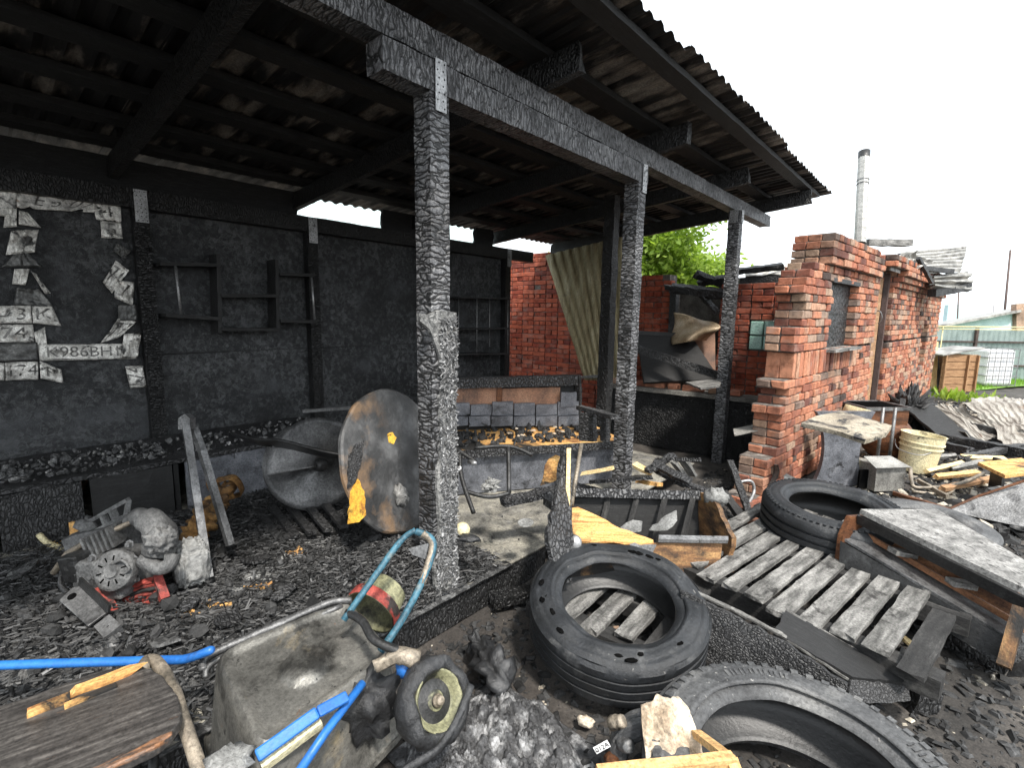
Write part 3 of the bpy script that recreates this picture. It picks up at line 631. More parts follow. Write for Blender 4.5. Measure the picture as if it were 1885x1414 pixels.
# inner and rear leaves so that the workshop is a volume
m = MB(); m.beam(fp(2.6, 1.0, -3.6), fp(9.1, 1.0, -3.6), .25, 2.0); m.build('rear_wall', 'brick', bw)
m = MB(); m.beam(fp(9.0, 1.05, -.26), fp(9.0, 1.05, -3.6), .25, 2.1); m.build('end_wall', 'brick', bw)
# flue and burnt roof left on top
a = fp(2.9, 2.5, -.42)
bt, tp = od(1583, 448, dep(a)), od(1591, 279, dep(a)+.15)
n = 24; rot = frame(tp-bt); Lh = (tp-bt).length; r0 = .062
prof = []; mm = MB(); vs = []; lc = []; fs = []
for i in range(13):
    t = i/12
    for j in range(n):
        an = 2*math.pi*j/n; r = r0*(1+.07*(j % 3 == 0)); p = rot @ V((t*Lh, math.cos(an)*r, math.sin(an)*r)); vs.append(bt+p); lc.append(V((math.cos(an)*r, math.sin(an)*r, t*Lh)))
for i in range(12): fs += [(i*n+j, i*n+(j+1) % n, (i+1)*n+(j+1) % n, (i+1)*n+j) for j in range(n)]
fl = mm.add(vs, fs, lc).build('flue_pipe', 'zinc_pipe', bw)
for t in (.64, .68): b = MB(); b.lathe([(r0*1.06, -.008), (r0*1.16, 0), (r0*1.06, .008)], 20, mat4(bt+(tp-bt)*t, rot @ Mx.Rotation(R(90), 3, 'Y'))); b.build('pipe_band', 'steel', fl, True)
b = MB(); b.lathe([(r0*1.075, Lh*.93), (r0*1.09, Lh), (r0*.95, Lh), (r0*.9, Lh*.9)], 24, mat4(bt, rot @ Mx.Rotation(R(90), 3, 'Y'))); b.build('pipe_mouth', 'steel_dark', fl, True)
m = MB(); m.beam(od(1592, 446, 6.6), od(1672, 448, 6.9), .12, .085, step=.06, rough=.008); m.build('roof_beam', 'ash_wood', bw)
def rsheet(c, mat, name='roof_sheet', per=8, h=.03, nv=10, parent=None, warp=.03, n=1, thick=.004):
    A, B, Cc, D = [V(p) for p in c]; m = MB(); sd = random.random()*20; up = (B-A).cross(D-A).normalized()
    def fn(u, v):
        p = A.lerp(B, u).lerp(D.lerp(Cc, u), v); return p + up*(h*corr(u*per, 1, 1) + warp*fbm((u*2, v*2, sd), 1.3))
    m.sheet(fn, per*6, nv, thick); return m.build(name, mat, parent or bw)
rsheet([od(1655, 468, 8.4), od(1660, 505, 7.4), od(1768, 500, 8.4), od(1779, 453, 9.6)], 'sheet_grey', per=7, h=.05)
rsheet([od(1712, 508, 8.0), od(1712, 530, 7.9), od(1780, 538, 8.5), od(1783, 499, 8.7)], 'sheet_grey', per=3, h=.07)
rsheet([od(1640, 478, 7.0), od(1690, 460, 7.4), od(1722, 478, 7.4), od(1660, 508, 6.9)], 'sheet_grey', per=5, h=.06, warp=.12)
rsheet([od(1620, 470, 6.9), od(1665, 468, 7.4), od(1680, 490, 7.2), od(1640, 500, 6.9)], 'steel_dark', per=3, h=.04, warp=.1)
for (x0, y0, x1, y1, d0, d1, t) in ((1690, 475, 1715, 520, 7.2, 7.6, .05), (1715, 540, 1782, 528, 8.0, 8.5, .12), (1672, 490, 1752, 500, 7.4, 8.2, .07)):
    m = MB(); m.beam(od(x0, y0, d0), od(x1, y1, d1), t, t, step=.08, rough=.01); m.build('roof_beam', 'char_board', bw)
# slate-like burnt roof over the inner room
rsheet([od(1372, 512, 6.3), od(1372, 500, 7.4), od(1525, 468, 7.4), od(1530, 492, 6.2)], 'sheet_grey', per=8, h=.03, warp=.06)
m = MB(); m.beam(od(1360, 520, 6.4), od(1448, 514, 6.3), .1, .12, step=.06, rough=.01); m.build('roof_beam', 'char_dark', bw)

# --- cross wall with the glass-block window, behind the canopy's end
xw = thing('brick_cross_wall', 'red brick cross wall with green glass-block window behind the canopy posts', 'wall', (-3.5, 6.6, 0))
X2 = Wall((-6.3, 6.6, 0), (1, 0, 0), (0, -1, 0)); k = 0; z = 0.0; rr = random.Random(4)
gx0, gx1 = oy(1380, 610, 6.6).x+6.3, oy(1432, 610, 6.6).x+6.3
dx0, dx1 = oy(1236, 600, 6.6).x+6.3, oy(1322, 600, 6.6).x+6.3
ho = [(gx0, gx1, 1.20, 1.56), (dx0, dx1, 0, 9)]
while z < 2.62:
    e = 5.2; a = 0
    if z < 1.95: X2.course(z, 0, e, k, ho, endb=False, kind='h' if k % 2 else 's')
    elif z < 2.1: X2.course(z, 0, 3.30, k, ho, endb=False, kind='h' if k % 2 else 's', miss=.05)
    else: X2.course(z, 0, 1.45+rr.uniform(-.1, .1), k, ho, endb=False, kind='h' if k % 2 else 's')
    z += .075; k += 1
X2.build(xw, 'brick_red')
gm = MB(); gb = MB()
for i in range(2):
    for j in range(2):
        c = V((-6.3+gx0+(gx1-gx0)*(i+.5)/2, 6.62, 1.205+.36*(j+.5)/2)); b = MB(); b.box(c, ((gx1-gx0)/2-.012, .08, .168)); b.build('glass_block', 'glassblock', xw, bevel=.012)
m = MB(); m.box((-6.3+(gx0+gx1)/2, 6.66, 1.38), (gx1-gx0, .05, .36)); m.build('window_mortar', 'plaster', xw)
m = MB(); m.box((-6.3+(dx0+dx1)/2, 7.3, 1.0), (1.6, .1, 2.0)); m.build('plastered_panel', 'plaster', xw)
m = MB(); m.beam((-6.3+dx0+.04, 6.55, 0), (-6.3+dx0+.04, 6.55, 2.0), .09, .09, step=.05, rough=.006); m.build('door_post', 'char_silver', xw)
# --- low charred parapet between the canopy posts
lw = thing('low_wall', 'low charred masonry wall with a ledge of broken brick between two canopy posts', 'wall', (-2.4, 5.8, 0))
m = MB(); m.beam((-3.4, 5.74, .34), (-1.40, 5.86, .34), .22, .70, step=.05, rough=.012, freq=9); m.build('wall_body', 'char_dark', lw)
m = MB(); m.beam((-3.4, 5.70, .705), (-1.40, 5.83, .705), .28, .05, step=.07, rough=.01); m.build('ledge', 'plaster', lw)
P = []
for i in range(7): P.append((V((-3.2+i*.24+random.uniform(-.02, .02), 5.71+i*.014, .765)), .08+random.gauss(0, .1), random.choice('sh'), 0))
lay_bricks(lw, OFF['low_wall'], P, 'brick', 300)

# loose bricks fallen at the broken corner
LB = [(1405, 945, 'fallen brick at the very foot of the broken corner'), (1380, 925, 'fallen brick left of the broken corner foot'), (1440, 930, 'fallen brick right of the broken corner, behind the tyre'), (1362, 905, 'sooty fallen brick beside the bent grey tube'), (1455, 905, 'fallen brick leaning on the wall behind the wheel rim'), (1395, 965, 'half brick lying at the pallet corner')]
rr = random.Random(12)
for x, y, lab in LB:
    p = oz(x, y, .04); me, vs, fs = rr.choice(brick_var(rr.choice('sh'), 'brick')); o = bpy.data.objects.new('loose_brick', me); COL.objects.link(o); o.location = p; o.rotation_euler = (rr.uniform(-.2, .2), rr.uniform(-.3, .3), rr.uniform(0, 3)); tag(o, lab, 'brick', 'bricks fallen from the broken corner')
# ============================================================ THINGS UNDER THE CANOPY
random.seed(5)
# ---- bent number plates on the back wall
PX = WX+.012
def wyz(x, y): p = ox(x, y, PX); return (p.y, p.z)
def number_plate(quad, label, txt=None, mat='plate', bend=.03, rot=0, tsize=None, lift=0, torn=0, tm='plate_text'):
    c = [wyz(*q) for q in quad]; cy = sum(p[0] for p in c)/4; cz = sum(p[1] for p in c)/4; lift += random.uniform(0, .012)
    A, B, C_, D = [V((0, p[0], p[1])) for p in c]; sd = random.random()*30
    def fn(u, v):
        p = A.lerp(B, u).lerp(D.lerp(C_, u), v); q = .35*fbm((u*1.6, v*1.3, sd), 1)+.25*fbm((u*5, v*4, sd), 1)
        if torn: p = p.lerp(A.lerp(B, u), torn*max(0, noise.noise(V((u*6, sd, 2))))*v)
        return V((PX+.014+lift+bend*1.4*abs(q)+bend*.5*q+.004*fbm((u*11, v*7, sd), 1), p.y, p.z))
    r = thing('number_plate', label, 'number plate', (PX, cy, cz), 'burnt number plates on the back wall'); m = MB(); m.sheet(fn, 20, 9, .0022); m.build('plate_sheet', mat, r, True)
    e = MB(); L = [(fn(t/14, .07)) for t in range(1, 14)]
    if not torn: e.tube([p+V((.003, 0, 0)) for p in L], .0028, 5); e.build('pressed_rim', mat, r, True); e = MB(); e.tube([fn(t/14, .93)+V((.003, 0, 0)) for t in range(1, 14)], .0028, 5); e.build('pressed_rim', mat, r, True)
    if txt:
        h = (A-D).length; wl = (B-A).length; sz = tsize or h*.92; vs, fs = text_mesh(txt, sz, .0016)
        xs = [p.x for p in vs]; wt = max(xs)-min(xs); k = min(1.25, wl*.86/wt) if not rot else min(1.2, h*.86/wt)
        out = []
        for p in vs:
            x, y = p.x*k, p.y*(1 if not rot else 1)
            if rot: x, y = -y, x
            u = .5+x/wl; v = .5-y/h; s = fn(min(1, max(0, u)), min(1, max(0, v))); out.append(V((s.x+.0022+p.z, s.y, s.z)))
        t = MB(); t.add(out, fs); t.build('pressed_characters', tm, r, kind='stuff')
    return r
NP = number_plate
NP([(-60, 352), (30, 350), (28, 400), (-60, 395)], 'scorched number plate cut by the left edge, top row', None)
NP([(30, 350), (218, 374), (170, 392), (30, 384)], 'long torn number plate under the wall plate, hardly legible E 07', 'E 3 07', torn=.75)
NP([(168, 372), (221, 378), (222, 410), (176, 405)], 'browned plate scrap at right end of the top row', '4', torn=.2)
NP([(184, 406), (222, 409), (225, 440), (186, 438)], 'small square plate scrap with rounded digit below top row', '5')
NP([(10, 382), (30, 384), (30, 418), (6, 420)], 'small grey plate scrap beside the peaked fragment', None, 'plate')
NP([(34, 388), (50, 392), (75, 420), (34, 414)], 'peaked plate fragment below the top row', None, 'plate')
NP([(20, 424), (70, 424), (62, 465), (10, 470)], 'crumpled shiny plate fragment in the left hanging chain', None, 'plate', .08)
NP([(36, 458), (42, 456), (76, 492), (2, 492)], 'dark hat-shaped plate fragment in the left hanging chain', None, 'plate_dark', .06)
NP([(26, 495), (54, 495), (46, 525), (22, 523)], 'small folded plate scrap under the hat-shaped fragment', None, 'plate', .05)
NP([(57, 500), (66, 504), (92, 540), (82, 541)], 'narrow curled bright plate strip hanging askew', None, 'plate', .05)
NP([(30, 530), (70, 532), (98, 565), (24, 562)], 'sooty trapezoid plate scrap above the row reading 73', None, 'plate_dark', .05)
NP([(-50, 565), (56, 562), (58, 595), (-50, 596)], 'number plate fragment reading 73 at left edge', '7 - 3', 'plate')
NP([(58, 562), (94, 562), (112, 600), (60, 595)], 'torn plate fragment reading K', 'K', 'plate')
NP([(-40, 598), (60, 597), (64, 630), (-40, 630)], 'number plate fragment reading 774', '774', 'plate')
NP([(62, 612), (82, 602), (86, 640), (70, 650)], 'small bright plate corner standing up beside 774', None, 'plate', .04)
NP([(-40, 632), (68, 630), (70, 664), (-40, 666)], 'blackened number plate between 774 and 174', None, 'plate_dark')
NP([(-50, 668), (8, 668), (8, 700), (-50, 702)], 'plate stub at left edge beside 174', None, 'plate')
NP([(9, 667), (69, 665), (70, 698), (10, 700)], 'number plate fragment reading 174 in the lowest row', '174', 'plate')
NP([(72, 664), (112, 680), (116, 705), (74, 696)], 'curled plate fragment reading P in the lowest row', 'P', 'plate', .05)
NP([(70, 634), (248, 632), (250, 660), (72, 664)], 'long number plate reading K986BH17', 'K986BH17', 'plate', .015)
NP([(214, 448), (238, 462), (228, 478), (206, 462)], 'dark twisted plate scrap near the wall post', None, 'plate_dark', .05)
NP([(212, 480), (236, 498), (205, 540), (188, 520)], 'tilted plate scrap reading 74 near the wall post', '74', 'plate', .05)
NP([(210, 515), (246, 520), (243, 563), (210, 548)], 'pale folded plate scrap reading W7 near the wall post', '7', 'plate', .05)
NP([(216, 560), (250, 560), (251, 590), (217, 590)], 'grey plate scrap with line marks near the wall post', None, 'plate_dark', .03)
NP([(216, 586), (250, 592), (220, 620), (184, 632)], 'slanted plate scrap reading 77 near the wall post', '77', 'plate', .04)
NP([(226, 615), (257, 612), (250, 658), (220, 660)], 'bright crumpled plate scrap at right end of K986BH17', None, 'plate', .06, lift=.02)
NP([(229, 674), (262, 671), (268, 712), (238, 714)], 'small upright plate scrap reading 174 sideways', '174', 'plate', .02, rot=1)

# ---- zig-zag box shelf on the back wall
def shelf_pt(x, y, out=0): p = ox(x, y, PX); return V((PX+.004+out, p.y, p.z))
zs = thing('box_shelf', 'charred zig-zag box shelf of three open compartments on back wall', 'shelf', shelf_pt(440, 560))
def shelf_board(x0, y0, x1, y1, t=.028):
    a, b = shelf_pt(x0, y0, .10), shelf_pt(x1, y1, .10); m = MB(); m.beam(a, b, .20, t, step=.03, rough=.003, up=V((0, 0, 1)) if abs(x1-x0) > abs(y1-y0) else V((0, 1, 0)), freq=14)
    return m
for q in ((282, 488, 390, 490), (292, 580, 390, 586), (392, 545, 494, 545), (394, 605, 496, 606), (498, 506, 562, 508), (500, 590, 566, 592)): shelf_board(*q).build('shelf_board', 'soot_wood', zs)
for q in ((388, 470, 392, 612), (494, 480, 497, 610)):
    a, b = shelf_pt(q[0], q[1], .09), shelf_pt(q[2], q[3], .09); m = MB(); m.beam(a, b, .03, .18, step=.03, rough=.003, up=V((1, 0, 0)), freq=14); m.build('side_board', 'soot_wood', zs)
for q in ((310, 492, 320, 578), (556, 512, 562, 588)): m = MB(); m.tube([shelf_pt(q[0], q[1], .19), shelf_pt(q[2], q[3], .19)], .010, 8); m.build('metal_rod', 'galv', zs, True)
# ---- wire rack on the back wall
wr = thing('wire_rack', 'sooty three-tier rack with thin metal rods on back wall right of the foremost post', 'rack', shelf_pt(872, 600))
for (x0, y0, x1, y1) in ((822, 548, 916, 550), (822, 605, 916, 604), (822, 650, 914, 650)): m = MB(); m.beam(shelf_pt(x0, y0, .11), shelf_pt(x1, y1, .11), .21, .02, step=.04, rough=.004); m.build('shelf_board', 'char_board', wr)
for (x, y0, y1, o_) in ((841, 548, 640, .03), (858, 550, 648, .2), (898, 548, 638, .03), (915, 552, 648, .2)): m = MB(); m.tube([shelf_pt(x, y0, o_), shelf_pt(x, y1, o_)], .006, 6); m.build('rod', 'galv', wr, True)

# ---- low bench of boxes along the back wall
bn = thing('storage_bench', 'low blackened storage bench with door panels along the back wall', 'bench', (-4.3, .6, .18))
def bench_front(y0, y1, mat='char_board'):
    m = MB(); m.box((-3.98, (y0+y1)/2, .36), (y1-y0-.02, .34, .02), Mx((V((0, 1, 0)), V((0, 0, 1)), V((1, 0, 0)))).transposed(), (14, 6, 1), .004, 9); return m.build('door_panel', mat, bn)
bench_front(-.9, .0, 'soot_wood'); bench_front(.05, .44); bench_front(.46, .92, 'raw_smoke' if 'raw_smoke' in MT else 'soot_wood'); bench_front(.98, 1.6, 'slate'); bench_front(1.62, 2.2, 'soot_wood')
m = MB(); m.box((-4.38, .65, .55), (.82, 3.1, .03), None, (14, 40, 1), .006, 7); m.build('bench_top', 'char_board', bn)
for y in (-.9, .02, .94, 1.61, 2.2): m = MB(); m.box((-4.37, y, .355), (.74, .03, .35), None); m.build('divider', 'soot_wood', bn)
# white ash and glass bits lying along the bench top
m = MB(); rr = random.Random(2)
for _ in range(900):
    y = rr.choice((rr.uniform(-.3, .2), rr.uniform(.1, .95), rr.uniform(.1, .95), rr.uniform(1.0, 2.1))); x = rr.uniform(-4.55, -4.02); r = .004+.022*rr.random()**2.5
    m.blob((x, y, .567+r*.5+.03*rr.random()), (r*rr.uniform(.5, 1.4), r, r*rr.uniform(.25, .7)), rotm(rr.uniform(0, 90), rr.uniform(0, 40), rr.uniform(0, 360)), 6, .5, 5)
tag(m.build('ash_rubble', 'rubble_mix', kind='stuff'), 'pale ash and broken bits strewn along the bench top', 'rubble')
# scraps on the left end of the bench
def scrap_plank(p0, p1, w, t, mat, label, name='burnt_plank', cat='plank', rough=.006, group=None, roll=0, ends=.03):
    p0, p1 = V(p0), V(p1); r = thing(name, label, cat, p0, group); m = MB(); m.beam(p0, p1, w, t, roll=roll, step=.03, rough=rough, freq=10, ends=ends); m.build('wood', mat, r); return r
def plank(p0, p1, w, t, mat, label, name='burnt_plank', cat='plank', rough=.006, group=None, roll=0, ends=.03):
    m = MB(); m.beam(p0, p1, w, t, roll=roll, step=.03, rough=rough, freq=10, ends=ends); return tag(m.build(name, mat), label, cat, group)
plank(od(-20, 912, 3.9), od(120, 902, 3.9), .12, .05, 'raw_burnt', 'orange-charred plank at left edge below the rubble on the bench')
plank(od(-20, 894, 4.1), od(62, 884, 4.1), .05, .03, 'pale_raw', 'pale yellow stick at left edge on the bench')
plank(od(-20, 942, 3.5), od(80, 934, 3.5), .07, .03, 'ash_wood', 'ashen grey stick at left edge below the bench')
plank(od(30, 975, 3.2), od(98, 962, 3.2), .09, .04, 'raw_burnt', 'splintered pale board end beside the yellow foam')
m = MB(); cc = od(140, 882, 3.75); m.sheet(lambda u, v: cc+RGT*(.17*(u-.5))+UPV*(.11*(v-.5)+.03*math.sin(u*5))-FWD*(.05*math.sin(u*3.1)+.03*fbm((u, v, 0), 2)), 14, 8, .006); tag(m.build('veneer_scrap', 'smoked_panel', smooth=True), 'curled brown panel scrap at the bench corner', 'panel')
m = MB(); cc = od(150, 985, 3.0); m.box(cc+V((0, 0, -.02)), (.13, .02, .2), rotm(0, 0, 40), (4, 1, 6), .006, 9); tag(m.build('scorched_board', 'raw_burnt'), 'upright scorched orange board behind the engine', 'board')
m = MB(); cc = od(80, 1010, 3.0)
for i in range(5): m.blob(cc+RGT*(.035*(i-2))+V((0, 0, .015*math.sin(i*2))), (.04, .035, .03), None, 12, .6, 7, 0, .4)
tag(m.build('foam_lump', 'yellow', smooth=True), 'crusty bright yellow foam lump left of the engine', 'foam')
m = MB(); m.tube(curve([od(72, 985, 2.95), od(88, 1000, 2.93), od(118, 1012, 2.9)]), [.017]*12+[.012], 8); tag(m.build('pale_pipe', 'cream', smooth=True), 'short curved cream pipe beside the yellow foam', 'pipe')

# ---- rolled golden cloth
gr = thing('rolled_mat', 'scorched golden-brown rolled mat behind the metal frame bars', 'mat', od(370, 1005, 3.0))
m = MB(); A, B = od(345, 1000, 2.85), od(412, 905, 3.2); m.tube([A.lerp(B, t/24) for t in range(25)], [.062+.012*math.sin(t*1.7)+.008*math.sin(t*4.1) for t in range(25)], 28, .7); m.build('roll', 'gold_roll', gr, True)
ax = (B-A).normalized(); fr = frame(ax); s_ = MB()
s_.sheet(lambda u, v: B+ax*(.02+.05*v)+fr @ V((0, math.cos(u*13)*(.02+.10*u), math.sin(u*13)*(.02+.10*u)))+V((0, 0, .012*math.sin(u*40))), 60, 3, .006); s_.build('frayed_end', 'gold_roll', gr, True)

# ---- two-bar steel frame
af = thing('bar_stand', 'sooty steel frame of two square bars meeting at a peak', 'frame', od(400, 1060, 2.85))
T0 = od(343, 768, 3.05)
def bar(pts, w, name, mat='steel_dark'):
    m = MB()
    for a, b in zip(pts, pts[1:]): m.beam(a, b, w, w, step=.05, rough=.0015, freq=20)
    return m.build(name, mat, af)
bar([od(341, 776, 2.72), od(385, 1064, 2.50)], .036, 'bar', 'steel'); bar([od(352, 778, 2.76), od(372, 830, 2.76), od(424, 1004, 2.72)], .034, 'bar', 'steel')
m = MB(); m.prism([(-.035, 0), (.03, 0), (.03, .06), (0, .085), (-.035, .06)], .05, mat4(od(345, 790, 2.73), Mx((RGT, UPV, -FWD)).transposed())); m.build('peak_cap', 'steel', af)
bar([oz(424, 1006, .21), oz(620, 985, .22)], .03, 'base_bar'); bar([oz(424, 1006, .21), oz(300, 1105, .21)], .025, 'base_bar'); bar([oz(420, 1010, .22), oz(420, 1052, .2)], .016, 'foot')
# ---- slatted grate behind the frame
gt = thing('slatted_grate', 'blackened slatted wooden grate lying behind the steel frame', 'grate', od(500, 975, 3.2))
for i in range(6): m = MB(); x = 440+i*30; m.beam(od(x, 940-4*i, 3.5), od(x+44, 1000-6*i, 3.0), .05, .025, step=.03, rough=.004); m.build('slat', 'char_board', gt)

# ---- burnt engine
en = thing('burnt_engine', 'melted grey small engine with bent exhaust elbow and red cooling fins', 'engine', od(235, 1120, 2.36))
er = frame(RGT*.96-FWD*.2+V((0, 0, .12))); m = MB(); m.box(od(210, 1052, 2.36), (.26, .20, .19), er, (14, 10, 10), .008, 14); o = m.build('crankcase', 'alu', en, bevel=.018)
rcv = MB(); Mr = mat4(od(212, 1050, 2.25), frame(-FWD+V((0, 0, .25))) @ Mx.Rotation(R(90), 3, 'Y')); rcv.lathe([(0, .03), (.03, .032), (.035, .024), (.07, .022), (.088, .012), (.094, -.004), (.094, -.02)], 30, Mr, rough=.004, freq=14); rcv.build('recoil_cover', 'alu', en, sharp=35)
sl_ = MB()
for q in range(10): an = q*.628; sl_.box(Mr @ V((.055*math.cos(an), .055*math.sin(an), .0235)), (.022, .006, .003), Mr.to_3x3() @ Mx.Rotation(an, 3, 'Z'))
sl_.build('cover_slots', 'hole', o, kind='stuff')
m = MB(); m.box(od(150, 1040, 2.34), (.10, .12, .13), er, (6, 6, 6), .006, 16); m.build('filter_box', 'steel_dark', en, bevel=.01)
d = MB(); d.tube(curve([od(205, 1040, 2.23), od(225, 1032, 2.22), od(238, 1048, 2.22), od(222, 1058, 2.23), od(204, 1046, 2.23)]), .006, 6); d.build('cover_rib', 'alu', o, True)
m = MB(); m.box(od(196, 1004, 2.48), (.30, .12, .20), frame(RGT+V((0, 0, .28))), (8, 4, 5), .008, 8); m.build('cylinder_block', 'steel', en)
m = MB(); m.tube(curve([od(236, 958, 2.41), od(262, 952, 2.38), od(284, 966, 2.34), od(296, 992, 2.32), od(292, 1016, 2.32)]), [.03]*4+[.045]*5+[.06]*6+[.066]*6+[.07]*4, 14, .2); m.build('exhaust_elbow', 'alu', en, True)
m = MB(); m.blob(od(297, 995, 2.3), (.07, .065, .065), None, 44, .25, 7, 0, .3); m.build('silencer', 'alu', en, True)
m = MB(); m.tube(curve([od(262, 1030, 2.28), od(290, 1045, 2.26), od(312, 1040, 2.26), od(318, 1022, 2.28)]), .032, 10, .3); m.build('manifold', 'alu', en, True)
m = MB(); m.tube([od(98, 1056, 2.38), od(125, 1020, 2.4), od(160, 998, 2.38), od(250, 958, 2.38)], [.014, .018, .015, .013], 8, .3); m.build('bent_rod', 'tan_metal', en, True)
fm = MB()
for a, b in (((150, 968), (236, 920)), ((160, 985), (240, 945)), ((150, 968), (160, 985)), ((205, 935), (222, 978)), ((236, 920), (232, 950)), ((190, 950), (205, 985))): fm.beam(od(*a, 2.46), od(*b, 2.46), .03, .018, step=.03, rough=.004)
fm.build('carburettor_frame', 'alu', en)
m = MB(); m.blob(od(160, 968, 2.46), (.05, .04, .04), None, 14, .6, 6, 0, .4); m.build('carburettor', 'alu', en, True)
fb = MB(); m = MB(); B0 = od(236, 1108, 2.28)
o = None
for i in range(9):
    t = i/8; a = od(176+i*4, 1092+i*6, 2.32-.02*t); b = od(290+i*2, 1066+i*7, 2.32-.02*t); m = MB(); m.beam(a, b, .03, .008, roll=20+8*math.sin(i*3), step=.02, rough=.007, freq=20); m.build('cooling_fin', 'red' if i % 4 != 2 else 'ash_dark', en)
m = MB(); m.beam(od(180, 1085, 2.28), od(215, 1140, 2.24), .035, .05, step=.02, rough=.006); m.build('fin_housing', 'red', en); m = MB(); m.beam(od(288, 1062, 2.32), od(302, 1105, 2.28), .035, .05, step=.02, rough=.006); m.build('fin_housing', 'red', en)
for i in range(6): m = MB(); m.box(od(176+i*9, 1000-i*4, 2.40), (.012, .13, .10), frame(RGT+V((0, 0, .28))), (1, 3, 3), .003, 9); m.build('head_fin', 'alu', en)
for x, y in ((168, 1062), (246, 1030), (170, 1028), (250, 1066), (238, 1002)): m = MB(); m.lathe([(0, .014), (.012, .014), (.013, 0), (.02, -.002)], 6, mat4(od(x, y, 2.27), frame(-FWD) @ Mx.Rotation(R(90), 3, 'Y'))); m.build('bolt', 'steel', en)
m = MB(); m.tube(curve([od(120, 1040, 2.4), od(112, 1075, 2.34), od(140, 1100, 2.3), od(178, 1095, 2.26)]), .012, 8, .5); m.build('hose', 'melt_dark', en, True)
# ---- lumps beside the engine
m = MB(); m.blob(od(352, 1036, 2.47), (.078, .075, .115), None, 60, .14, 7, .9, .22, .6); tag(m.build('ash_lump', 'ash_block', smooth=True), 'upright lumpy grey ash block right of the engine', 'ash block')
# ---- plate tool with pivot
tl = thing('hinged_tool', 'grey steel hinged plate with a bolt hole lying before the engine', 'tool', od(165, 1140, 2.100))
poly = [(-.11, -.042), (.13, -.035), (.13, .035), (-.10, .046), (-.13, .02)]
Mt = mat4(od(152, 1115, 2.150), Mx(((od(195, 1165, 2.100)-od(112, 1078, 2.250)).normalized(), UPV, -FWD)).transposed()); x_ = (od(200, 1165, 2.070)-od(112, 1078, 2.250)).normalized(); y_ = (-FWD*.55+UPV*.8).cross(x_).normalized(); Mt = mat4(od(152, 1115, 2.150), Mx((x_, y_, x_.cross(y_))).transposed())
m = MB(); m.prism(poly, .012, Mt); o = m.build('plate', 'steel', tl, bevel=.003)
h = MB(); h.lathe([(0, 0), (.017, 0), (.017, -.003)], 14, Mt @ mat4((-.08, -.004, .0085))); h.build('bolt_hole', 'hole', o)
m = MB(); m.prism([(-.12, -.02), (.14, -.02), (.14, .02), (-.12, .02)], .010, Mt @ mat4((.0, .05, .02), rotm(60, 0, 0))); m.build('flange', 'steel_dark', tl)
m = MB(); m.box(od(202, 1158, 2.070), (.09, .06, .05), Mt.to_3x3(), (3, 3, 2), .005, 10); m.build('pivot_lug', 'steel', tl)
m = MB(); m.tube([od(203, 1165, 2.070), od(216, 1212, 2.010)], .027, 12); m.build('tube_stub', 'steel', tl, True)
# ---- crumbled grey ash crust
cr = MB()
rr = random.Random(6)
for i in range(13):
    t = i/12; x, y = 430+t*190, 1085-t*95+12*math.sin(i*1.9); cr.blob(oz(x, y, .205), (.05*rr.uniform(.7, 1.3), .035, .016), rotm(0, 0, rr.uniform(0, 180)), 10, .6, 6, 0, .3)
tag(cr.build('ash_crust', 'ash_block', smooth=True, kind='stuff'), 'ragged pale grey ash crust in a line across the flakes', 'ash crust')
for i, (x, y, s, lab) in enumerate(((480, 1085, .06, 'glowing-orange raw wood scar at the ash crust'), (395, 1118, .07, 'rust-orange splinter heap beside the ash crust'), (340, 1135, .045, 'small orange splinter tuft near the engine'), (545, 1020, .05, 'orange-brown splinter tuft at the far end of the ash crust'))):
    m = MB(); c = oz(x, y, .205)
    for j in range(26):
        a = c+RGT*random.uniform(-s, s)+V((0, 0, random.uniform(-.01, .02))); dd = V((random.uniform(-1, 1), random.uniform(-1, 1), random.uniform(0, .4))).normalized()*random.uniform(.02, .04); m.beam(a-dd, a+dd, random.uniform(.006, .014), .003, roll=random.uniform(0, 90))
    tag(m.build('splinter_tuft', 'raw_burnt', kind='stuff'), lab, 'splinters')

# ---- twisted screw flight (auger) and the big round plate
au = thing('auger_screw', 'burnt steel auger screw with wide spiral blades beside the round plate', 'auger', od(585, 965, 3.15))
ac = od(582, 856, 3.3); axd = (RGT*.50-FWD*.85+V((0, 0, .12))).normalized(); fr = frame(axd)
def helix(r, a, pitch=.46): return ac+axd*((a/(2*math.pi))*pitch)+fr @ V((0, math.cos(a)*r, math.sin(a)*r))
m = MB(); m.sheet(lambda u, v: helix(.035+v*.275, -4.4+u*7.6), 90, 8, .010); m.build('spiral_blade', 'auger_steel', au, True)
m = MB(); m.tube([ac-axd*.3, ac+axd*.2], .04, 14); m.build('shaft', 'steel_dark', au, True)
m = MB(); cv = curve([od(424, 796, 3.2), od(470, 808, 3.05), od(520, 812, 2.92), od(600, 832, 2.86), od(665, 842, 2.9)], 8); m.sheet(lambda u, v: cv[int(round(u*(len(cv)-1)))]+(UPV*-.5-FWD*-.6)*(v-.1)*.11*math.sin(.25+u*2.7), len(cv)-1, 4, .012); m.build('bent_blade', 'steel_dark', au, True)
m = MB(); m.beam(od(560, 757, 3.3), od(680, 748, 3.1), .03, .02); m.build('tie_bar', 'steel', au)
rp = thing('round_plate', 'large charred round wooden disc with bright yellow patch leaning on the foremost post', 'disc', od(700, 975, 2.75))
dc = od(728, 846, 2.92); dn = (-ray(728, 846).normalized()*.50+RGT*.86+V((0, 0, .16))).normalized(); fr2 = frame(dn); rd = .425
disc_m = N('disc_char'); c = disc_m.lc(); b1 = disc_m.ramp(disc_m.noise(c, 5, 7, .65), [(.3, G(.010)), (.5, G(.035)), (.75, G(.14))])
f1 = disc_m.ramp(disc_m.noise(disc_m.lc((1, 1, 1)), 4.0, 6, .6), [(.47, G(0)), (.60, G(1))])
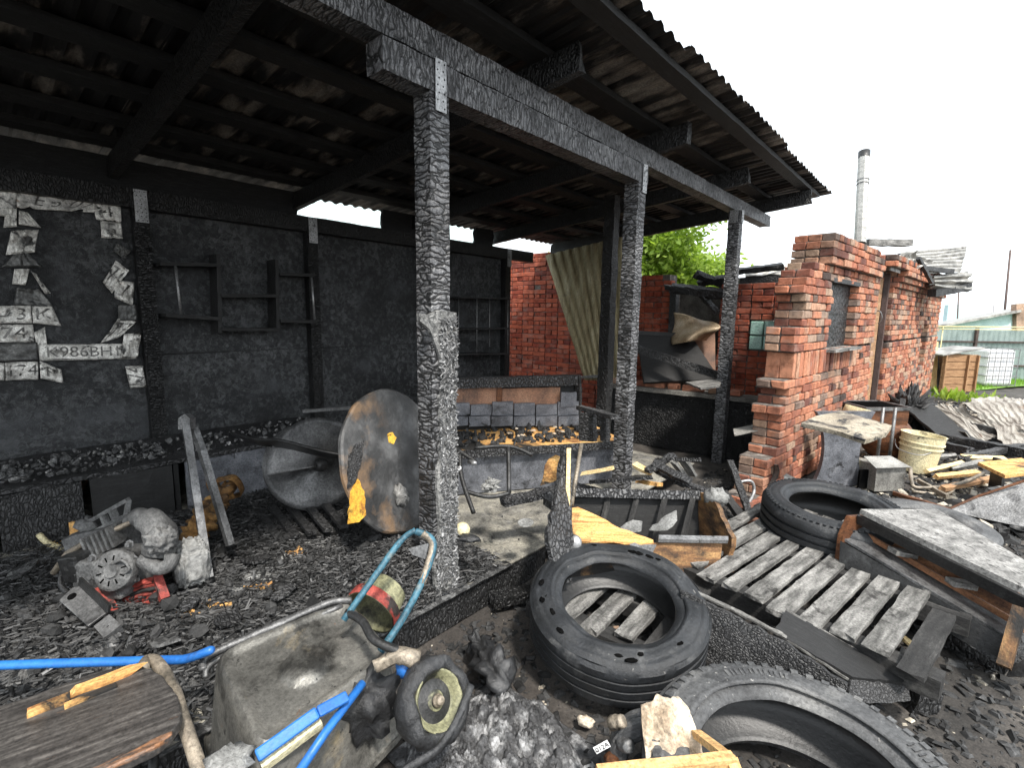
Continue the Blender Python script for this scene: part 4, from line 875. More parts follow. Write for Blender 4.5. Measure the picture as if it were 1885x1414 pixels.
at = disc_m.n('Attribute', attribute_name='lc'); sx = disc_m.n('SeparateXYZ'); disc_m.l(at.outputs['Vector'], sx.inputs[0])
left = disc_m.ramp(disc_m.math('ADD', disc_m.math('MULTIPLY', sx.outputs['Y'], -1.6), disc_m.math('MULTIPLY', disc_m.noise(c, 6, 5), .35)), [(.14, G(0)), (.42, G(1))])
b2 = disc_m.mix(disc_m.math('MULTIPLY', disc_m.math('MULTIPLY', f1, left), .5), b1, (.30, .18, .09))
disc_m.bump(disc_m.noise(c, 40, 8, .7), .5, .012); MT['disc_char'] = disc_m.done(b2, .5)
m = MB(); m.lathe([(0, -.017), (rd*.6, -.017), (rd-.01, -.017), (rd, -.008), (rd, .008), (rd-.01, .017), (rd*.6, .017), (0, .017)], 72, mat4(dc, fr2 @ Mx.Rotation(R(90), 3, 'Y')), rough=.009, freq=7); vsn = m
# local coords for the stain: y towards the near-left rim
m.c = [fr2.transposed() @ (p-dc) for p in m.v]
MT['disc_char'] = MT['disc_char']; o = m.build('disc', 'disc_char', rp, sharp=40)
Rd = mat4(dc+dn*.022, Mx((dn.cross(V((0, 0, 1))).normalized()*-1, V((0, 0, 1))-dn*dn.z, dn)).transposed())
def on_disc(x, y):
    r = ray(x, y); t = ((dc+dn*.018)-EYEP).dot(dn)/r.dot(dn); return EYEP+r*t
def disc_patch(pts, name, mat, th=.006):
    P = [on_disc(*p) for p in pts]; c0 = sum(P, V((0, 0, 0)))/len(P); ux = (P[1]-P[0]).normalized(); uy = dn.cross(ux); q = rag([((p-c0).dot(ux), (p-c0).dot(uy)) for p in P], .012, 9, 4); m = MB(); m.prism(q, th, mat4(c0+dn*.001, Mx((ux, uy, dn)).transposed())); return m.build(name, mat, rp)
disc_patch([(640, 965), (645, 905), (658, 882), (670, 905), (673, 948), (660, 962)], 'yellow_patch', 'yellow'); disc_patch([(713, 800), (722, 796), (729, 806), (724, 818), (715, 815)], 'yellow_patch', 'yellow')
disc_patch([(640, 845), (652, 820), (668, 812), (664, 850), (652, 890), (640, 900)], 'blistered_patch', 'char_scale', .012)
m = MB(); m.blob(on_disc(736, 912)+dn*.01, (.06, .05, .025), fr2 @ Mx.Rotation(R(90), 3, 'Y'), 18, .5, 6, 0, .4); m.build('ash_patch', 'white_ash', rp, True)

# ---- burnt bench seat with tall back (sofa)
F0, F1 = V((-2.80, 2.52, .18)), V((-2.08, 3.66, .18)); ev = (F1-F0).normalized(); bv = V((-ev.y, ev.x, 0)); L = (F1-F0).length
sf = thing('burnt_sofa', 'burnt box sofa with scorched seat board and tiled-looking grey back', 'sofa', (F0+F1)/2)
m = MB(); m.beam(F0+V((0, 0, .16)), F1+V((0, 0, .16)), .03, .30, step=.04, rough=.002); m.build('front_panel', 'slate', sf)
m = MB(); a = F0+ev*-.05+bv*.30+V((0, 0, .345)); b = F1+ev*.08+bv*.30+V((0, 0, .345)); m.beam(a, b, .70, .05, step=.05, rough=.005); m.build('seat_board', 'raw_burnt', sf)
m = MB(); m.beam(F0+ev*-.05-bv*.055+V((0, 0, .345)), F1+ev*.08-bv*.055+V((0, 0, .345)), .02, .06, step=.04, rough=.004); m.build('seat_edge', 'char_silver', sf)
K0, K1 = F0+bv*.62+ev*-.02, F1+bv*.62+ev*-.1
def bk(t, z, off=0): return K0.lerp(K1, t)-bv*off+V((0, 0, z-.18))
def scr(x, y, off):   # sight line met with the back's upright plane
    n_ = bv; p0 = K0-bv*off; r = ray(x, y); return EYEP+r*((p0-EYEP).dot(n_)/r.dot(n_))
z0, z1 = scr(950, 790, .03).z, scr(950, 698, .03).z; XL, XR = scr(832, 740, .03), scr(1066, 740, .03)
def bq(x0, x1, y0, y1, off, t, name, mat, rough=.003, par=None):
    a, b, c, d = scr(x0, y0, off), scr(x1, y0, off), scr(x1, y1, off), scr(x0, y1, off); ctr = (a+b+c+d)/4; w_ = ((b-a).length+(c-d).length)/2; h_ = ((a-d).length+(b-c).length)/2
    m = MB(); m.box(ctr, (w_, t, h_), frame(ev), (max(2, int(w_/.05)), 1, max(2, int(h_/.04))), rough, 9); return m.build(name, mat, par or sf)
bq(826, 1062, 692, 786, -.03, .03, 'back_board', 'soot_wood'); bq(826, 1062, 694, 712, .04, .05, 'top_rail', 'char_silver', .006)
bq(828, 914, 714, 752, .005, .02, 'back_panel', 'smoked_panel'); bq(924, 1030, 714, 752, .005, .02, 'back_panel', 'smoked_panel'); bq(914, 923, 712, 752, .012, .03, 'back_divider', 'rust')
for i in range(6): bq(826+i*40, 864+i*40, 742+3*math.sin(i*2.1), 764, .03, .03, 'back_tile', 'slate', .006)
for i in range(6): bq(822+i*41, 861+i*41, 766, 784, .045, .03, 'back_tile', 'slate', .004)
bq(1032, 1060, 722, 748, .04, .03, 'back_tile', 'slate', .006)
m = MB(); a = scr(1064, 690, .02); m.beam(a, scr(1066, 792, .02), .035, .05, step=.03, rough=.005, up=V((1, 0, 0))); m.build('back_post', 'char_board', sf)
a, b = od(1066, 750, 3.75), od(1132, 768, 3.3); m = MB(); m.beam(a, b, .06, .03, step=.03, rough=.006); m.build('arm_rest', 'char_silver', sf)
m = MB(); m.beam(od(1082, 760, 3.6), od(1082, 812, 3.6), .05, .12, step=.03, rough=.004, up=V((1, 0, 0))); m.beam(od(1112, 766, 3.45), od(1114, 812, 3.45), .05, .05, step=.03, rough=.004, up=V((1, 0, 0))); m.build('arm_post', 'char_board', sf)
rb = MB(); rr = random.Random(14)
for _ in range(260):
    t = rr.random()*1.0; q = F0.lerp(F1, t)+bv*rr.uniform(.05, .58)+V((0, 0, .38)); r = rr.uniform(.01, .035); rb.blob(q, (r*rr.uniform(.6, 1.8), r, r*.5), rotm(rr.uniform(0, 90), rr.uniform(0, 90), rr.uniform(0, 360)), 6, .6, 5)
tag(rb.build('sofa_rubble', 'rubble', kind='stuff'), 'charred crumbs lying on the sofa seat', 'rubble')
m = MB()
for _ in range(9): t = rr.uniform(.35, .75); q = F0.lerp(F1, t)+bv*rr.uniform(.2, .5)+V((0, 0, .40)); m.blob(q, (.025, .015, .008), rotm(0, 0, rr.uniform(0, 180)), 8, .6, 6, 0, .3)
tag(m.build('charred_scraps', 'cloth', kind='stuff'), 'pale scorched scraps on the middle of the sofa seat', 'scraps')
# scorched spot on the front panel
m = MB(); pc = F0.lerp(F1, .60)-bv*.018+V((0, 0, .15)); m.prism(rag([(-.10, -.02), (-.06, .10), (.0, .13), (.07, .1), (.12, .03), (.07, -.06), (-.02, -.10), (-.13, -.12)], .03, 8, 2), .004, mat4(pc, frame(ev) @ Mx.Rotation(R(90), 3, 'X'))); m.build('scorched_veneer', 'raw_burnt', sf)
# ---- fallen tube chair frame in front of the sofa
cf = thing('chair_frame', 'blackened tubular chair frame tipped over before the sofa', 'chair', od(900, 930, 2.75))
for pts in ([(842, 828), (875, 850)], [(846, 835), (850, 880), (872, 945)], [(872, 825), (938, 822), (980, 838)], [(936, 824), (937, 908)], [(856, 905), (900, 915), (938, 908)]):
    m = MB(); m.tube(curve([od(x, y, 2.8-.002*(y-900)) for x, y in pts], 5), .013, 8); m.build('tube', 'steel_dark', cf, True)
m = MB(); m.tube([od(864, 850, 2.85), od(874, 853, 2.72)], .013, 8); m.build('tube', 'galv', cf, True)
plank(od(925, 925, 2.95), od(1040, 900, 3.05), .10, .035, 'char_silver', 'charred plank lying on the deck before the sofa')
plank(od(1005, 918, 2.95), od(1030, 935, 2.85), .06, .05, 'char_board', 'stubby charred block beside the plank on deck')
m = MB(); c = od(851, 976, 2.62); m.blob(c, (.042, .042, .04), None, 20, .03, 3); tag(m.build('ball', 'cream', smooth=True), 'small cream ball lying on the deck by the foremost post', 'ball')
m = MB(); m.blob(od(862, 992, 2.55), (.06, .035, .02), rotm(0, 0, 30), 16, .5, 6, .5, .4); tag(m.build('charred_rag', 'melt_dark', smooth=True), 'black shrivelled scrap under the cream ball', 'scrap')
m = MB(); m.lathe([(0, 0), (.035, .002), (.045, .012), (.04, .012), (.0, .006)], 20, mat4(od(968, 966, 2.72), rotm(8, 5, 0)), rough=.004); tag(m.build('flat_disc', 'ash_block', smooth=True), 'pale oval lid on the dusty deck', 'lid')
m = MB(); m.blob(od(903, 895, 2.95), (.05, .05, .045), None, 18, .5, 6, .6, .5); tag(m.build('crumpled_foil', 'ash_block'), 'crumpled silvery ball between the chair legs', 'foil')
m = MB(); m.beam(od(837, 872, 2.6), od(848, 860, 2.6), .03, .01); tag(m.build('white_scrap', 'white'), 'tiny white scrap beside the foremost post', 'scrap')
# heap of burnt boards at the second post
BH = [((1070, 872), (1130, 862), .05, 'pale_raw'), ((1085, 888), (1200, 878), .07, 'char_silver'), ((1168, 856), (1202, 872), .05, 'pale_raw'), ((1190, 868), (1240, 838), .07, 'char_silver'), ((1200, 852), (1272, 888), .07, 'char_board'), ((1172, 886), (1215, 892), .07, 'raw_burnt'), ((1240, 850), (1262, 880), .06, 'ash_wood'), ((1256, 846), (1276, 876), .06, 'ash_wood'), ((1210, 848), (1290, 846), .04, 'char_board'), ((1240, 886), (1310, 905), .06, 'char_silver'), ((1060, 895), (1110, 908), .06, 'char_board'), ((1195, 860), (1256, 893), .05, 'char_board')]
BL = ['pale yellow board end left of the second post', 'long silvery charred board passing behind the second post', 'pale yellow splintered board just right of the second post', 'grey charred board pointing up right of the second post', 'long dark board sloping down right from the second post', 'orange-scorched stub at the second post foot', 'left of two parallel ashen boards in the heap', 'right of two parallel ashen boards in the heap', 'thin black board lying across the heap top', 'silvery board end beside the open cabinet corner', 'dark board stub behind the cabinet top rail', 'narrow dark board crossing under the pale splintered board']
for i, (a, b, w_, mt) in enumerate(BH):
    plank(od(*a, 3.55+.06*(i % 3)), od(*b, 3.45+.08*(i % 4)), w_, .025, mt, BL[i], group='burnt boards heaped at the second post', roll=random.uniform(-25, 25))
plank(od(1345, 850, 4.3), od(1380, 948, 3.75), .05, .03, 'char_silver', 'thin charred board leaning at the third post')
plank(od(1330, 905, 3.7), od(1362, 950, 3.5), .06, .04, 'ash_dark', 'short burnt board end at the pallet corner')
m = MB(); m.tube(curve([od(1360, 888, 4.2), od(1382, 886, 4.2), od(1388, 905, 4.2), od(1376, 930, 4.1)]), .014, 8); tag(m.build('bent_tube', 'galv', smooth=True), 'bent grey tube hook beside the brick corner', 'tube')

# ---- flakes of burnt strand board all over the left part of the deck
def heap(x, y): return .15*math.exp(-((x+2.12)/.30)**2-((y-1.45)/.34)**2)+.06*math.exp(-((x+2.7)/.4)**2-((y-.2)/.5)**2)+.018
m = MB(); rr = random.Random(77)
m.sheet(lambda u, v: V((-4.0+u*2.24, -1.6+v*3.6, .176+max(0, heap(-4.0+u*2.24, -1.6+v*3.6)*min(1, (1-u)*9)*min(1, u*9)*min(1, (1-v)*9)+.012*fbm((u*22, v*36, 1), 1)))), 56, 90, .01); hb = m.build('strand_board_floor', 'osb_floor', smooth=True, kind='stuff'); tag(hb, 'burnt strand board bed covering the deck at left', 'board debris')
m = MB()
for i in range(24000):
    x = rr.uniform(-3.9, -1.78); y = rr.uniform(-1.2, 1.95) if rr.random() < .75 else rr.gauss(1.4, .25)
    if y > 2 or (y > 1.75 and x < -2.6): continue
    e = min(1, (-1.78-x)*4+.1); z = .19+heap(x, y)*e+.02*rr.random()
    d = V((rr.gauss(.3, 1), rr.gauss(.5, 1), rr.gauss(0, .25))).normalized(); l = rr.uniform(.006, .028); w_ = rr.uniform(.0015, .006); s_ = d.cross(V((rr.gauss(0, .35), rr.gauss(0, .35), 1))).normalized()*w_; c = V((x, y, z)); u_ = V((0, 0, .002+.002*rr.random())); a, b = c-d*l, c+d*l
    m.add([a-s_, a+s_, a+u_, b-s_, b+s_, b+u_], [(0, 1, 2), (3, 5, 4), (0, 2, 5, 3), (1, 4, 5, 2), (0, 3, 4, 1)], [a+V((i % 9, 0, 0))]*6)
tag(m.build('strand_flakes', 'flake', kind='stuff'), 'loose charred wood strands strewn over the deck at left', 'wood flakes')

SC = [(60, 1110, .10), (30, 1160, .13), (110, 1165, .08), (300, 1175, .12), (420, 1140, .09), (520, 1090, .10), (600, 1050, .11), (470, 1030, .08), (350, 1110, .07), (40, 1050, .10), (560, 1140, .09), (250, 1185, .07)]
SLAB = ['burnt board scrap left of the hinged plate', 'large burnt board scrap at left edge above the blue handle', 'black cracked scrap right below the hinged plate', 'grey torn scrap between engine and blue handle', 'charred scrap at the near end of the ash crust', 'grey torn scrap above the wheelbarrow tub', 'dark grey scrap left of the flake heap', 'cracked black scrap behind the ash crust', 'small grey scrap right of the upright ash block', 'grey scrap below the yellow foam lump', 'black scrap just behind the tub lip', 'small grey scrap above the blue handle bend']
rr = random.Random(41)
for i, (x, y, s_) in enumerate(SC):
    p = oz(x, y, .235+.01*(i % 3)); q = [(s_*rr.uniform(.6, 1)*math.cos(t*1.05), s_*rr.uniform(.35, .7)*math.sin(t*1.05)) for t in range(6)]
    m = MB(); m.prism(rag(q, .02, 7, i), .012, mat4(p, rotm(rr.uniform(-14, 14), rr.uniform(-14, 14), rr.uniform(0, 360)))); tag(m.build('board_scrap', ('osb_floor', 'char_board', 'char_silver')[i % 3]), SLAB[i], 'board scrap', 'strand-board scraps on the deck')
m = MB()
for _ in range(420):
    x, y = rr.gauss(-2.7, .55), rr.gauss(.55, .65)
    if not (-3.8 < x < -1.85): continue
    r = .006+.03*rr.random()**3; m.blob((x, y, .20+heap(x, y)+r*.4), (r*rr.uniform(.7, 1.6), r, r*.7), rotm(rr.uniform(0, 90), 0, rr.uniform(0, 360)), 6, .6, 5)
tag(m.build('charcoal_lumps', 'rubble', kind='stuff'), 'charcoal and ash lumps scattered among the deck flakes', 'charcoal')
for k, (pts, lab) in enumerate((([(20, 1095), (90, 1125), (150, 1150), (240, 1150), (330, 1130)], 'thin black wire looping across the flakes before the engine'), ([(430, 1110), (480, 1065), (540, 1075), (600, 1090), (640, 1060)], 'thin burnt wire lying along the ash crust'))):
    m = MB(); m.tube(curve([oz(x, y, .25) for x, y in pts], 8), .0035, 5); tag(m.build('burnt_wire', 'steel_dark', smooth=True), lab, 'wire')
# ============================================================ THINGS IN THE YARD
random.seed(23)
# ---- broken cabinet lying open at the deck edge
cb = thing('broken_cabinet', 'burnt open cabinet lying on its back at the deck edge, orange bare wood inside', 'cabinet', oz(1150, 1055, .02))
def quad_panel(pts, t, name, mat, par, ragamp=0, seed=1, rough=0, lab=None):
    """board through four (or more) corner points of the place"""
    P = [V(p) for p in pts]; c0 = sum(P, V((0, 0, 0)))/len(P); ux = (P[1]-P[0]).normalized(); nn = (P[1]-P[0]).cross(P[-1]-P[0]).normalized(); uy = nn.cross(ux)
    q = [((p-c0).dot(ux), (p-c0).dot(uy)) for p in P]
    if ragamp: q = rag(q, ragamp, 9, seed)
    m = MB(); m.prism(q, t, mat4(c0, Mx((ux, uy, nn)).transposed()), rough); o = m.build(name, mat, par)
    if lab: o['label'] = lab
    return o
cbk = [od(1052, 908, 3.02), od(1312, 908, 3.12), od(1328, 1000, 2.78), od(1045, 992, 2.62)]
bf, bg_ = od(1040, 1058, 2.62), od(1322, 1052, 2.78)
quad_panel([od(1040, 1000, 2.60), od(1328, 1000, 2.76), od(1320, 1056, 2.74), od(1036, 1062, 2.58)], .022, 'front_board', 'brown_burnt', cb)
quad_panel([od(1036, 908, 3.06), od(1318, 910, 3.14), od(1326, 1030, 3.10), od(1036, 1030, 3.02)], .02, 'back_board', 'soot_wood', cb)
quad_panel([od(1050, 1040, 2.62), od(1318, 1040, 2.76), od(1316, 1010, 3.1), od(1046, 1010, 3.04)], .02, 'inner_board', 'soot_wood', cb)
quad_panel([od(1300, 905, 3.13), od(1333, 925, 2.95), od(1332, 990, 2.76), od(1326, 1055, 2.76), od(1306, 1050, 3.05)], .03, 'end_board', 'brown_burnt', cb, .03, 5)
quad_panel([od(1052, 900, 3.04), od(1300, 906, 3.12), od(1302, 922, 3.10), od(1052, 916, 3.02)], .05, 'top_rail', 'char_silver', cb)
quad_panel([od(1040, 992, 2.58), od(1205, 1000, 2.66), od(1205, 986, 2.70), od(1125, 978, 2.80), od(1085, 962, 2.88), od(1062, 940, 2.90), od(1048, 934, 2.86), od(1044, 960, 2.72)], .012, 'bare_wood_lining', 'raw_burnt', cb, .03, 7)
quad_panel([od(1212, 996, 2.66), od(1340, 998, 2.72), od(1340, 990, 2.76), od(1212, 988, 2.70)], .02, 'front_rail', 'galv', cb)
for (pts, s) in (([(1142, 972), (1165, 958), (1182, 960), (1180, 978), (1145, 982)], 2), ([(1195, 976), (1225, 950), (1245, 940), (1246, 958), (1228, 976)], 3)): quad_panel([od(x, y, 2.84) for x, y in pts], .012, 'peeled_veneer', 'ash_block', cb, .02, s)
for k in range(4): m = MB(); m.beam(od(1120+k*52, 918, 3.06), od(1100+k*52, 1000, 2.95), .03, .02, step=.03, rough=.003); m.build('inner_batten', 'ash_dark', cb)
quad_panel([od(1043, 828, 2.72), od(1051, 828, 2.74), od(1046, 1000, 2.58), od(1036, 1075, 2.50), od(1006, 1068, 2.44), od(1010, 985, 2.46), od(1028, 925, 2.55)], .03, 'side_board', 'char_silver', cb, .02, 9)
m = MB(); m.beam(od(1047, 826, 2.72), od(1045, 945, 2.62), .022, .024, step=.02, rough=.002); m.build('bare_edge', 'pale_raw', cb)
m = MB(); m.tube([od(1070, 818, 2.95), od(1052, 930, 2.68)], .012, 8); m.build('rail_rod', 'tan_metal', cb, True)
m = MB(); m.lathe([(0, .02), (.03, .018), (.04, .006), (.04, 0)], 18, mat4(od(1057, 999, 2.57), rotm(60, 0, 30))); m.build('caster', 'galv', cb, True)
quad_panel([od(1158, 1002, 2.63), od(1208, 1003, 2.66), od(1202, 1018, 2.645), od(1170, 1012, 2.635)], .006, 'torn_foil', 'galv', cb, .02, 3)
m = MB(); m.blob(od(1318, 915, 3.0), (.07, .06, .05), None, 16, .5, 5, 0, .3); m.build('ash_crust', 'ash_block', cb, True)

# ---- tyres
def tyre(name, label, c, R0, Rh, wd, rot, mat='rubber', grooves=4, blocks=0, dents=0, seed=1):
    """R0 outer radius, Rh bead radius, wd section width; axis = local z of rot"""
    r = thing(name, label, 'tyre', c, 'burnt truck tyres'); rr = random.Random(seed)
    h = wd/2; M = mat4(c, rot); gd = .006 if dents >= 1 else .014
    tread = [(R0*.965, -h*.86)]; n = grooves
    for i in range(n+1):
        a, b = -h*.80+1.6*h*i/(n+1), -h*.80+1.6*h*(i+1)/(n+1); g = h*.045
        if i: tread += [(R0-gd, a-g), (R0-gd, a+g)]
        tread += [(R0, a+g*1.4), (R0, b-g*1.4)]
    tread.append((R0*.965, h*.86))
    m = MB(); m.lathe(tread, 96, M, rough=.003, freq=9); m.build('tread', mat, r, sharp=45)
    def side(sg):
        p = [(R0*.965, h*.86), (R0*.93, h*.97), (R0*.90, h*1.0), (R0*.885, h*.985), (R0*.87, h*1.02), (R0*.80, h*1.04), (R0*.77, h*1.035), (R0*.76, h*1.05), (R0*.72, h*1.03), (Rh*1.14, h*.93), (Rh*1.12, h*.95), (Rh*1.05, h*.86), (Rh, h*.78), (Rh*.985, h*.70)]
        p = [(a, sg*b) for a, b in p]; s_ = MB(); s_.lathe(p if sg > 0 else p[::-1], 96, M, rough=.004, freq=6)
        if dents and sg > 0:
            for k in range(len(s_.v)):
                q = M.inverted() @ s_.v[k]; a = math.atan2(q.y, q.x); rad = math.hypot(q.x, q.y)
                w_ = noise.noise(V((a*2.1, rad*6, seed)))*.022*dents; q.z += w_; s_.v[k] = M @ q
        return s_.build('sidewall', mat, r, True)
    up_ = side(1); side(-1)
    m = MB(); m.lathe([(Rh*.985, h*.70), (Rh*1.02, h*.62), (R0*.90, h*.5), (R0*.93, 0), (R0*.90, -h*.5), (Rh*1.02, -h*.62), (Rh*.985, -h*.70)], 72, M); m.build('inner_liner', 'rubber_in', r, True)
    if blocks > 0:
        b = MB()
        for i in range(blocks):
            a = 2*math.pi*i/blocks; q = V((R0*.955*math.cos(a), R0*.955*math.sin(a), h*.90)); b.box(M @ q, (R0*.07, 2*math.pi*R0/blocks*.62, h*.16), rot @ Mx.Rotation(a, 3, 'Z') @ Mx.Rotation(R(-35), 3, 'Y'))
        b.build('shoulder_blocks', mat, r, bevel=.004)
    if blocks < 0:
        b = MB()
        for i in range(-blocks):
            a = 2*math.pi*i/-blocks; b.box(M @ V((R0*.925*math.cos(a), R0*.925*math.sin(a), h*.985)), (R0*.05, 2*math.pi*R0/-blocks*.45, .006), rot @ Mx.Rotation(a, 3, 'Z') @ Mx.Rotation(R(12), 3, 'Y'))
        for i in range(26):
            a = .5+i*.045+(.9 if i > 12 else 0); b.box(M @ V((R0*.83*math.cos(a), R0*.83*math.sin(a), h*1.045)), (R0*.06, R0*.012*(1+i % 2), .004), rot @ Mx.Rotation(a, 3, 'Z'))
        b.build('sidewall_ribs', mat, r, kind='stuff')
    if dents > .5:
        b = MB()
        for i in range(17):
            a = rr.uniform(0, 6.28); rad = R0*rr.uniform(.80, .88); q = V((rad*math.cos(a), rad*math.sin(a), h*1.03)); b.blob(M @ q, (rr.uniform(.012, .024), rr.uniform(.008, .013), .004), rot @ Mx.Rotation(a+1.57, 3, 'Z'), 10, .3, 5)
        b.build('burn_hole', 'hole', r, True, kind='stuff')
    return r
tilt = rotm(-7, 7, 0)
ta = (oz(975, 1150, .30)+oz(1270, 1150, .30))/2
tyre('truck_tyre', 'black tyre with sidewall burn holes lying across the small pallet in front', V((-1.03, 1.90, .245)), .40, .255, .22, rotm(9, 7, 0), 'rubber', 3, 0, 1, 3)
tyre('truck_tyre', 'deep-grooved tyre lying on the far end of the slatted pallet', V((-.47, 3.60, .305)), .405, .25, .30, rotm(3, 3, 0), 'rubber', 4, -70, .3, 5)
tyre('truck_tyre', 'dusty grey tyre in the near right corner, cut by bottom edge', V((-.18, 1.52, .165)), .47, .315, .25, rotm(3, 4, 0), 'rubber_dust', 4, -56, .3, 8)
tyre('truck_tyre', 'flattened tyre half hidden behind the grooved tyre', V((-.02, 4.55, .10)), .40, .24, .16, rotm(2, 2, 0), 'rubber_dust', 3, 0, .4, 9)
tyre('cart_tyre', 'small charred tyre standing under the rag', oz(1205, 1400, .14), .15, .09, .09, rotm(80, 0, 30), 'rubber_dust', 2, 0, .3, 4)
# rim ring behind the grooved tyre
m = MB(); m.lathe([(.27, -.09), (.285, -.085), (.262, -.05), (.255, 0), (.262, .05), (.285, .085), (.30, .09), (.285, .10), (.25, .055), (.24, 0), (.25, -.055), (.27, -.09)], 56, mat4(oz(1475, 900, .12), rotm(-24, 12, 0)), .2, 3.9); tag(m.build('wheel_rim', 'sheet_grey', smooth=True), 'half steel wheel rim lying behind the grooved tyre', 'wheel rim')

# ---- pallets
def pallet(label, O, d, n, L, Wd, z, slats, mat, seed, short=None):
    """slats run along d, bearers along n"""
    r = thing('pallet', label, 'pallet', V((O.x, O.y, 0)), 'wooden pallets'); rr = random.Random(seed); d = V(d).normalized(); n = V(n).normalized()
    pitch = Wd/slats
    for i in range(slats):
        a, b = 0, L
        if short and i in short: a, b = short[i]
        w_ = pitch*rr.uniform(.60, .78); p = O+n*(pitch*(i+.5)); m = MB(); t = V((0, 0, z+rr.uniform(-.004, .006)))
        m.beam(p+d*(a+rr.uniform(-.03, .03))+t, p+d*(b+rr.uniform(-.03, .03))+t+V((0, 0, rr.uniform(-.008, .008))), w_, .022, roll=rr.uniform(-2, 2), step=.035, rough=.004, freq=11, ends=.035); m.build('slat', mat if rr.random() < .88 and i < slats-1 else 'ash_dark', r)
    for q in (.06, .5, .94):
        m = MB(); m.beam(O+d*(L*q)+V((0, 0, z-.06))-n*.02, O+d*(L*q)+n*(Wd+.02)+V((0, 0, z-.06)), .09, .085, step=.06, rough=.005); m.build('bearer', 'ash_dark', r)
    return r
PD = (oz(1400, 962, .13)-oz(1268, 1085, .13)); PN = (oz(1640, 1225, .13)-oz(1268, 1085, .13))
pd = V((.15, 1, 0)).normalized(); pn = (PN-pd*PN.dot(pd)).normalized()
pallet('long ash-grey pallet with gappy slats between the cabinet and the steel trough', oz(1262, 1085, .13)-pn*.18-pd*.04, pd, pn, 1.40, 1.22, .13, 10, 'ash_wood', 3, {9: (0, .55), 8: (0, .72), 7: (0, .98), 0: (.4, 1.45), 1: (.1, 1.5)})
pd2 = (oz(1160, 1085, .12)-oz(1060, 1180, .12)).normalized(); pn2 = V((pd2.y, -pd2.x, 0))
pallet('small dark pallet seen through the hole of the near tyre', oz(1040, 1120, .10)-pn2*.12-pd2*.15, pd2, pn2, .75, .72, .075, 5, 'ash_wood', 8)
plank(oz(905, 1105, .06), oz(1010, 1085, .06), .10, .05, 'char_dark', 'black timber end between the deck edge and near tyre')

# ---- angled charred board, propped on the tyres
ab = thing('angled_board', 'cracked black angled board propped on the tyres and pallet', 'board', oz(1450, 1290, .05))
quad_panel([od(1258, 1082, 2.287), od(1345, 1122, 2.173), od(1440, 1172, 2.060), od(1560, 1250, 1.928), od(1545, 1302, 1.871), od(1500, 1296, 1.881), od(1468, 1270, 1.928), od(1452, 1232, 1.984), od(1385, 1252, 2.013), od(1300, 1222, 2.117), od(1280, 1190, 2.173), od(1262, 1130, 2.268)], .022, 'front_face', 'char_scale', ab, .014, 3)
quad_panel([od(1446, 1126, 2.230), od(1665, 1248, 1.984), od(1662, 1256, 1.947), od(1566, 1254, 1.928), od(1424, 1166, 2.079)], .016, 'inner_face', 'soot_wood', ab, .008, 4)
quad_panel([od(1562, 1252, 1.928), od(1668, 1252, 1.984), od(1672, 1290, 1.947), od(1560, 1298, 1.881)], .02, 'end_face', 'char_scale', ab, .012, 5)
m = MB(); cv = [od(1256, 1080, 2.296), od(1345, 1120, 2.183), od(1440, 1170, 2.070), od(1562, 1249, 1.937)]
for a, b in zip(cv, cv[1:]): m.beam(a, b, .024, .008, step=.02, rough=.003, freq=25)
m.beam(od(1446, 1124, 2.230), od(1660, 1246, 1.994), .016, .008, step=.02, rough=.003, freq=25); m.build('ashen_edge', 'ash_wood', ab)
m = MB(); m.box(od(1692, 1278, 2.08), (.10, .10, .14), rotm(5, 8, 40), (4, 4, 5), .01, 10); tag(m.build('charred_block', 'char_board'), 'cracked square charred block at the tip of the angled board', 'block')
m = MB(); m.box(od(1690, 1243, 2.12), (.10, .07, .02), rotm(12, 20, 30), (4, 3, 1), .012, 14); tag(m.build('ash_chip', 'ash_wood'), 'pale ash chip on top of the charred block', 'chip')
m = MB(); m.prism(rag([(-.03, -.05), (.03, -.04), (.02, .02), (.0, .07), (-.02, .03)], .015, 6, 2), .012, mat4(oz(1680, 1190, .16), rotm(20, 10, 60))); tag(m.build('yellow_splinter', 'pale_raw'), 'pale yellow splinter on the near end of the pallet', 'splinter')
plank(oz(1400, 1240, .10), oz(1450, 1245, .10), .05, .03, 'ash_wood', 'small ashen wood chip under the angled board')
m = MB(); m.blob(oz(1575, 1318, .17), (.07, .03, .015), rotm(0, 0, 60), 12, .5, 5); tag(m.build('ash_smear', 'white_ash', smooth=True), 'white ash crust on the dusty corner tyre', 'ash')

# ---- steel trough / cabinet at the right
tr = thing('steel_trough', 'long burnt steel channel box with whitened top board and rusty inner angle', 'steel box', oz(1700, 1120, .02))
tA, tB, tC, tD = od(1580, 945, 2.794), od(1725, 946, 2.960), od(1925, 1062, 2.266), od(1925, 1150, 2.081)
quad_panel([od(1582, 944, 2.756), od(1722, 944, 2.942), od(1900, 1040, 2.424), od(1960, 1080, 2.266), od(1960, 1130, 2.072)], .03, 'top_board', 'white_ash', tr)
quad_panel([od(1578, 948, 2.766), od(1950, 1132, 2.072), od(1950, 1152, 2.091), od(1578, 964, 2.775)], .016, 'upper_side', 'steel_dark', tr)
quad_panel([od(1578, 955, 2.905), od(1900, 1110, 2.368), od(1888, 1166, 2.312), od(1578, 988, 2.868)], .014, 'inner_web', 'rust_bright', tr)
quad_panel([od(1550, 992, 2.756), od(1575, 982, 2.831), od(1885, 1158, 2.276), od(1866, 1182, 2.183)], .014, 'lower_flange', 'steel', tr)
quad_panel([od(1548, 996, 2.747), od(1866, 1184, 2.183), od(1862, 1236, 2.164), od(1545, 1040, 2.729)], .016, 'lower_side', 'steel_dark', tr)
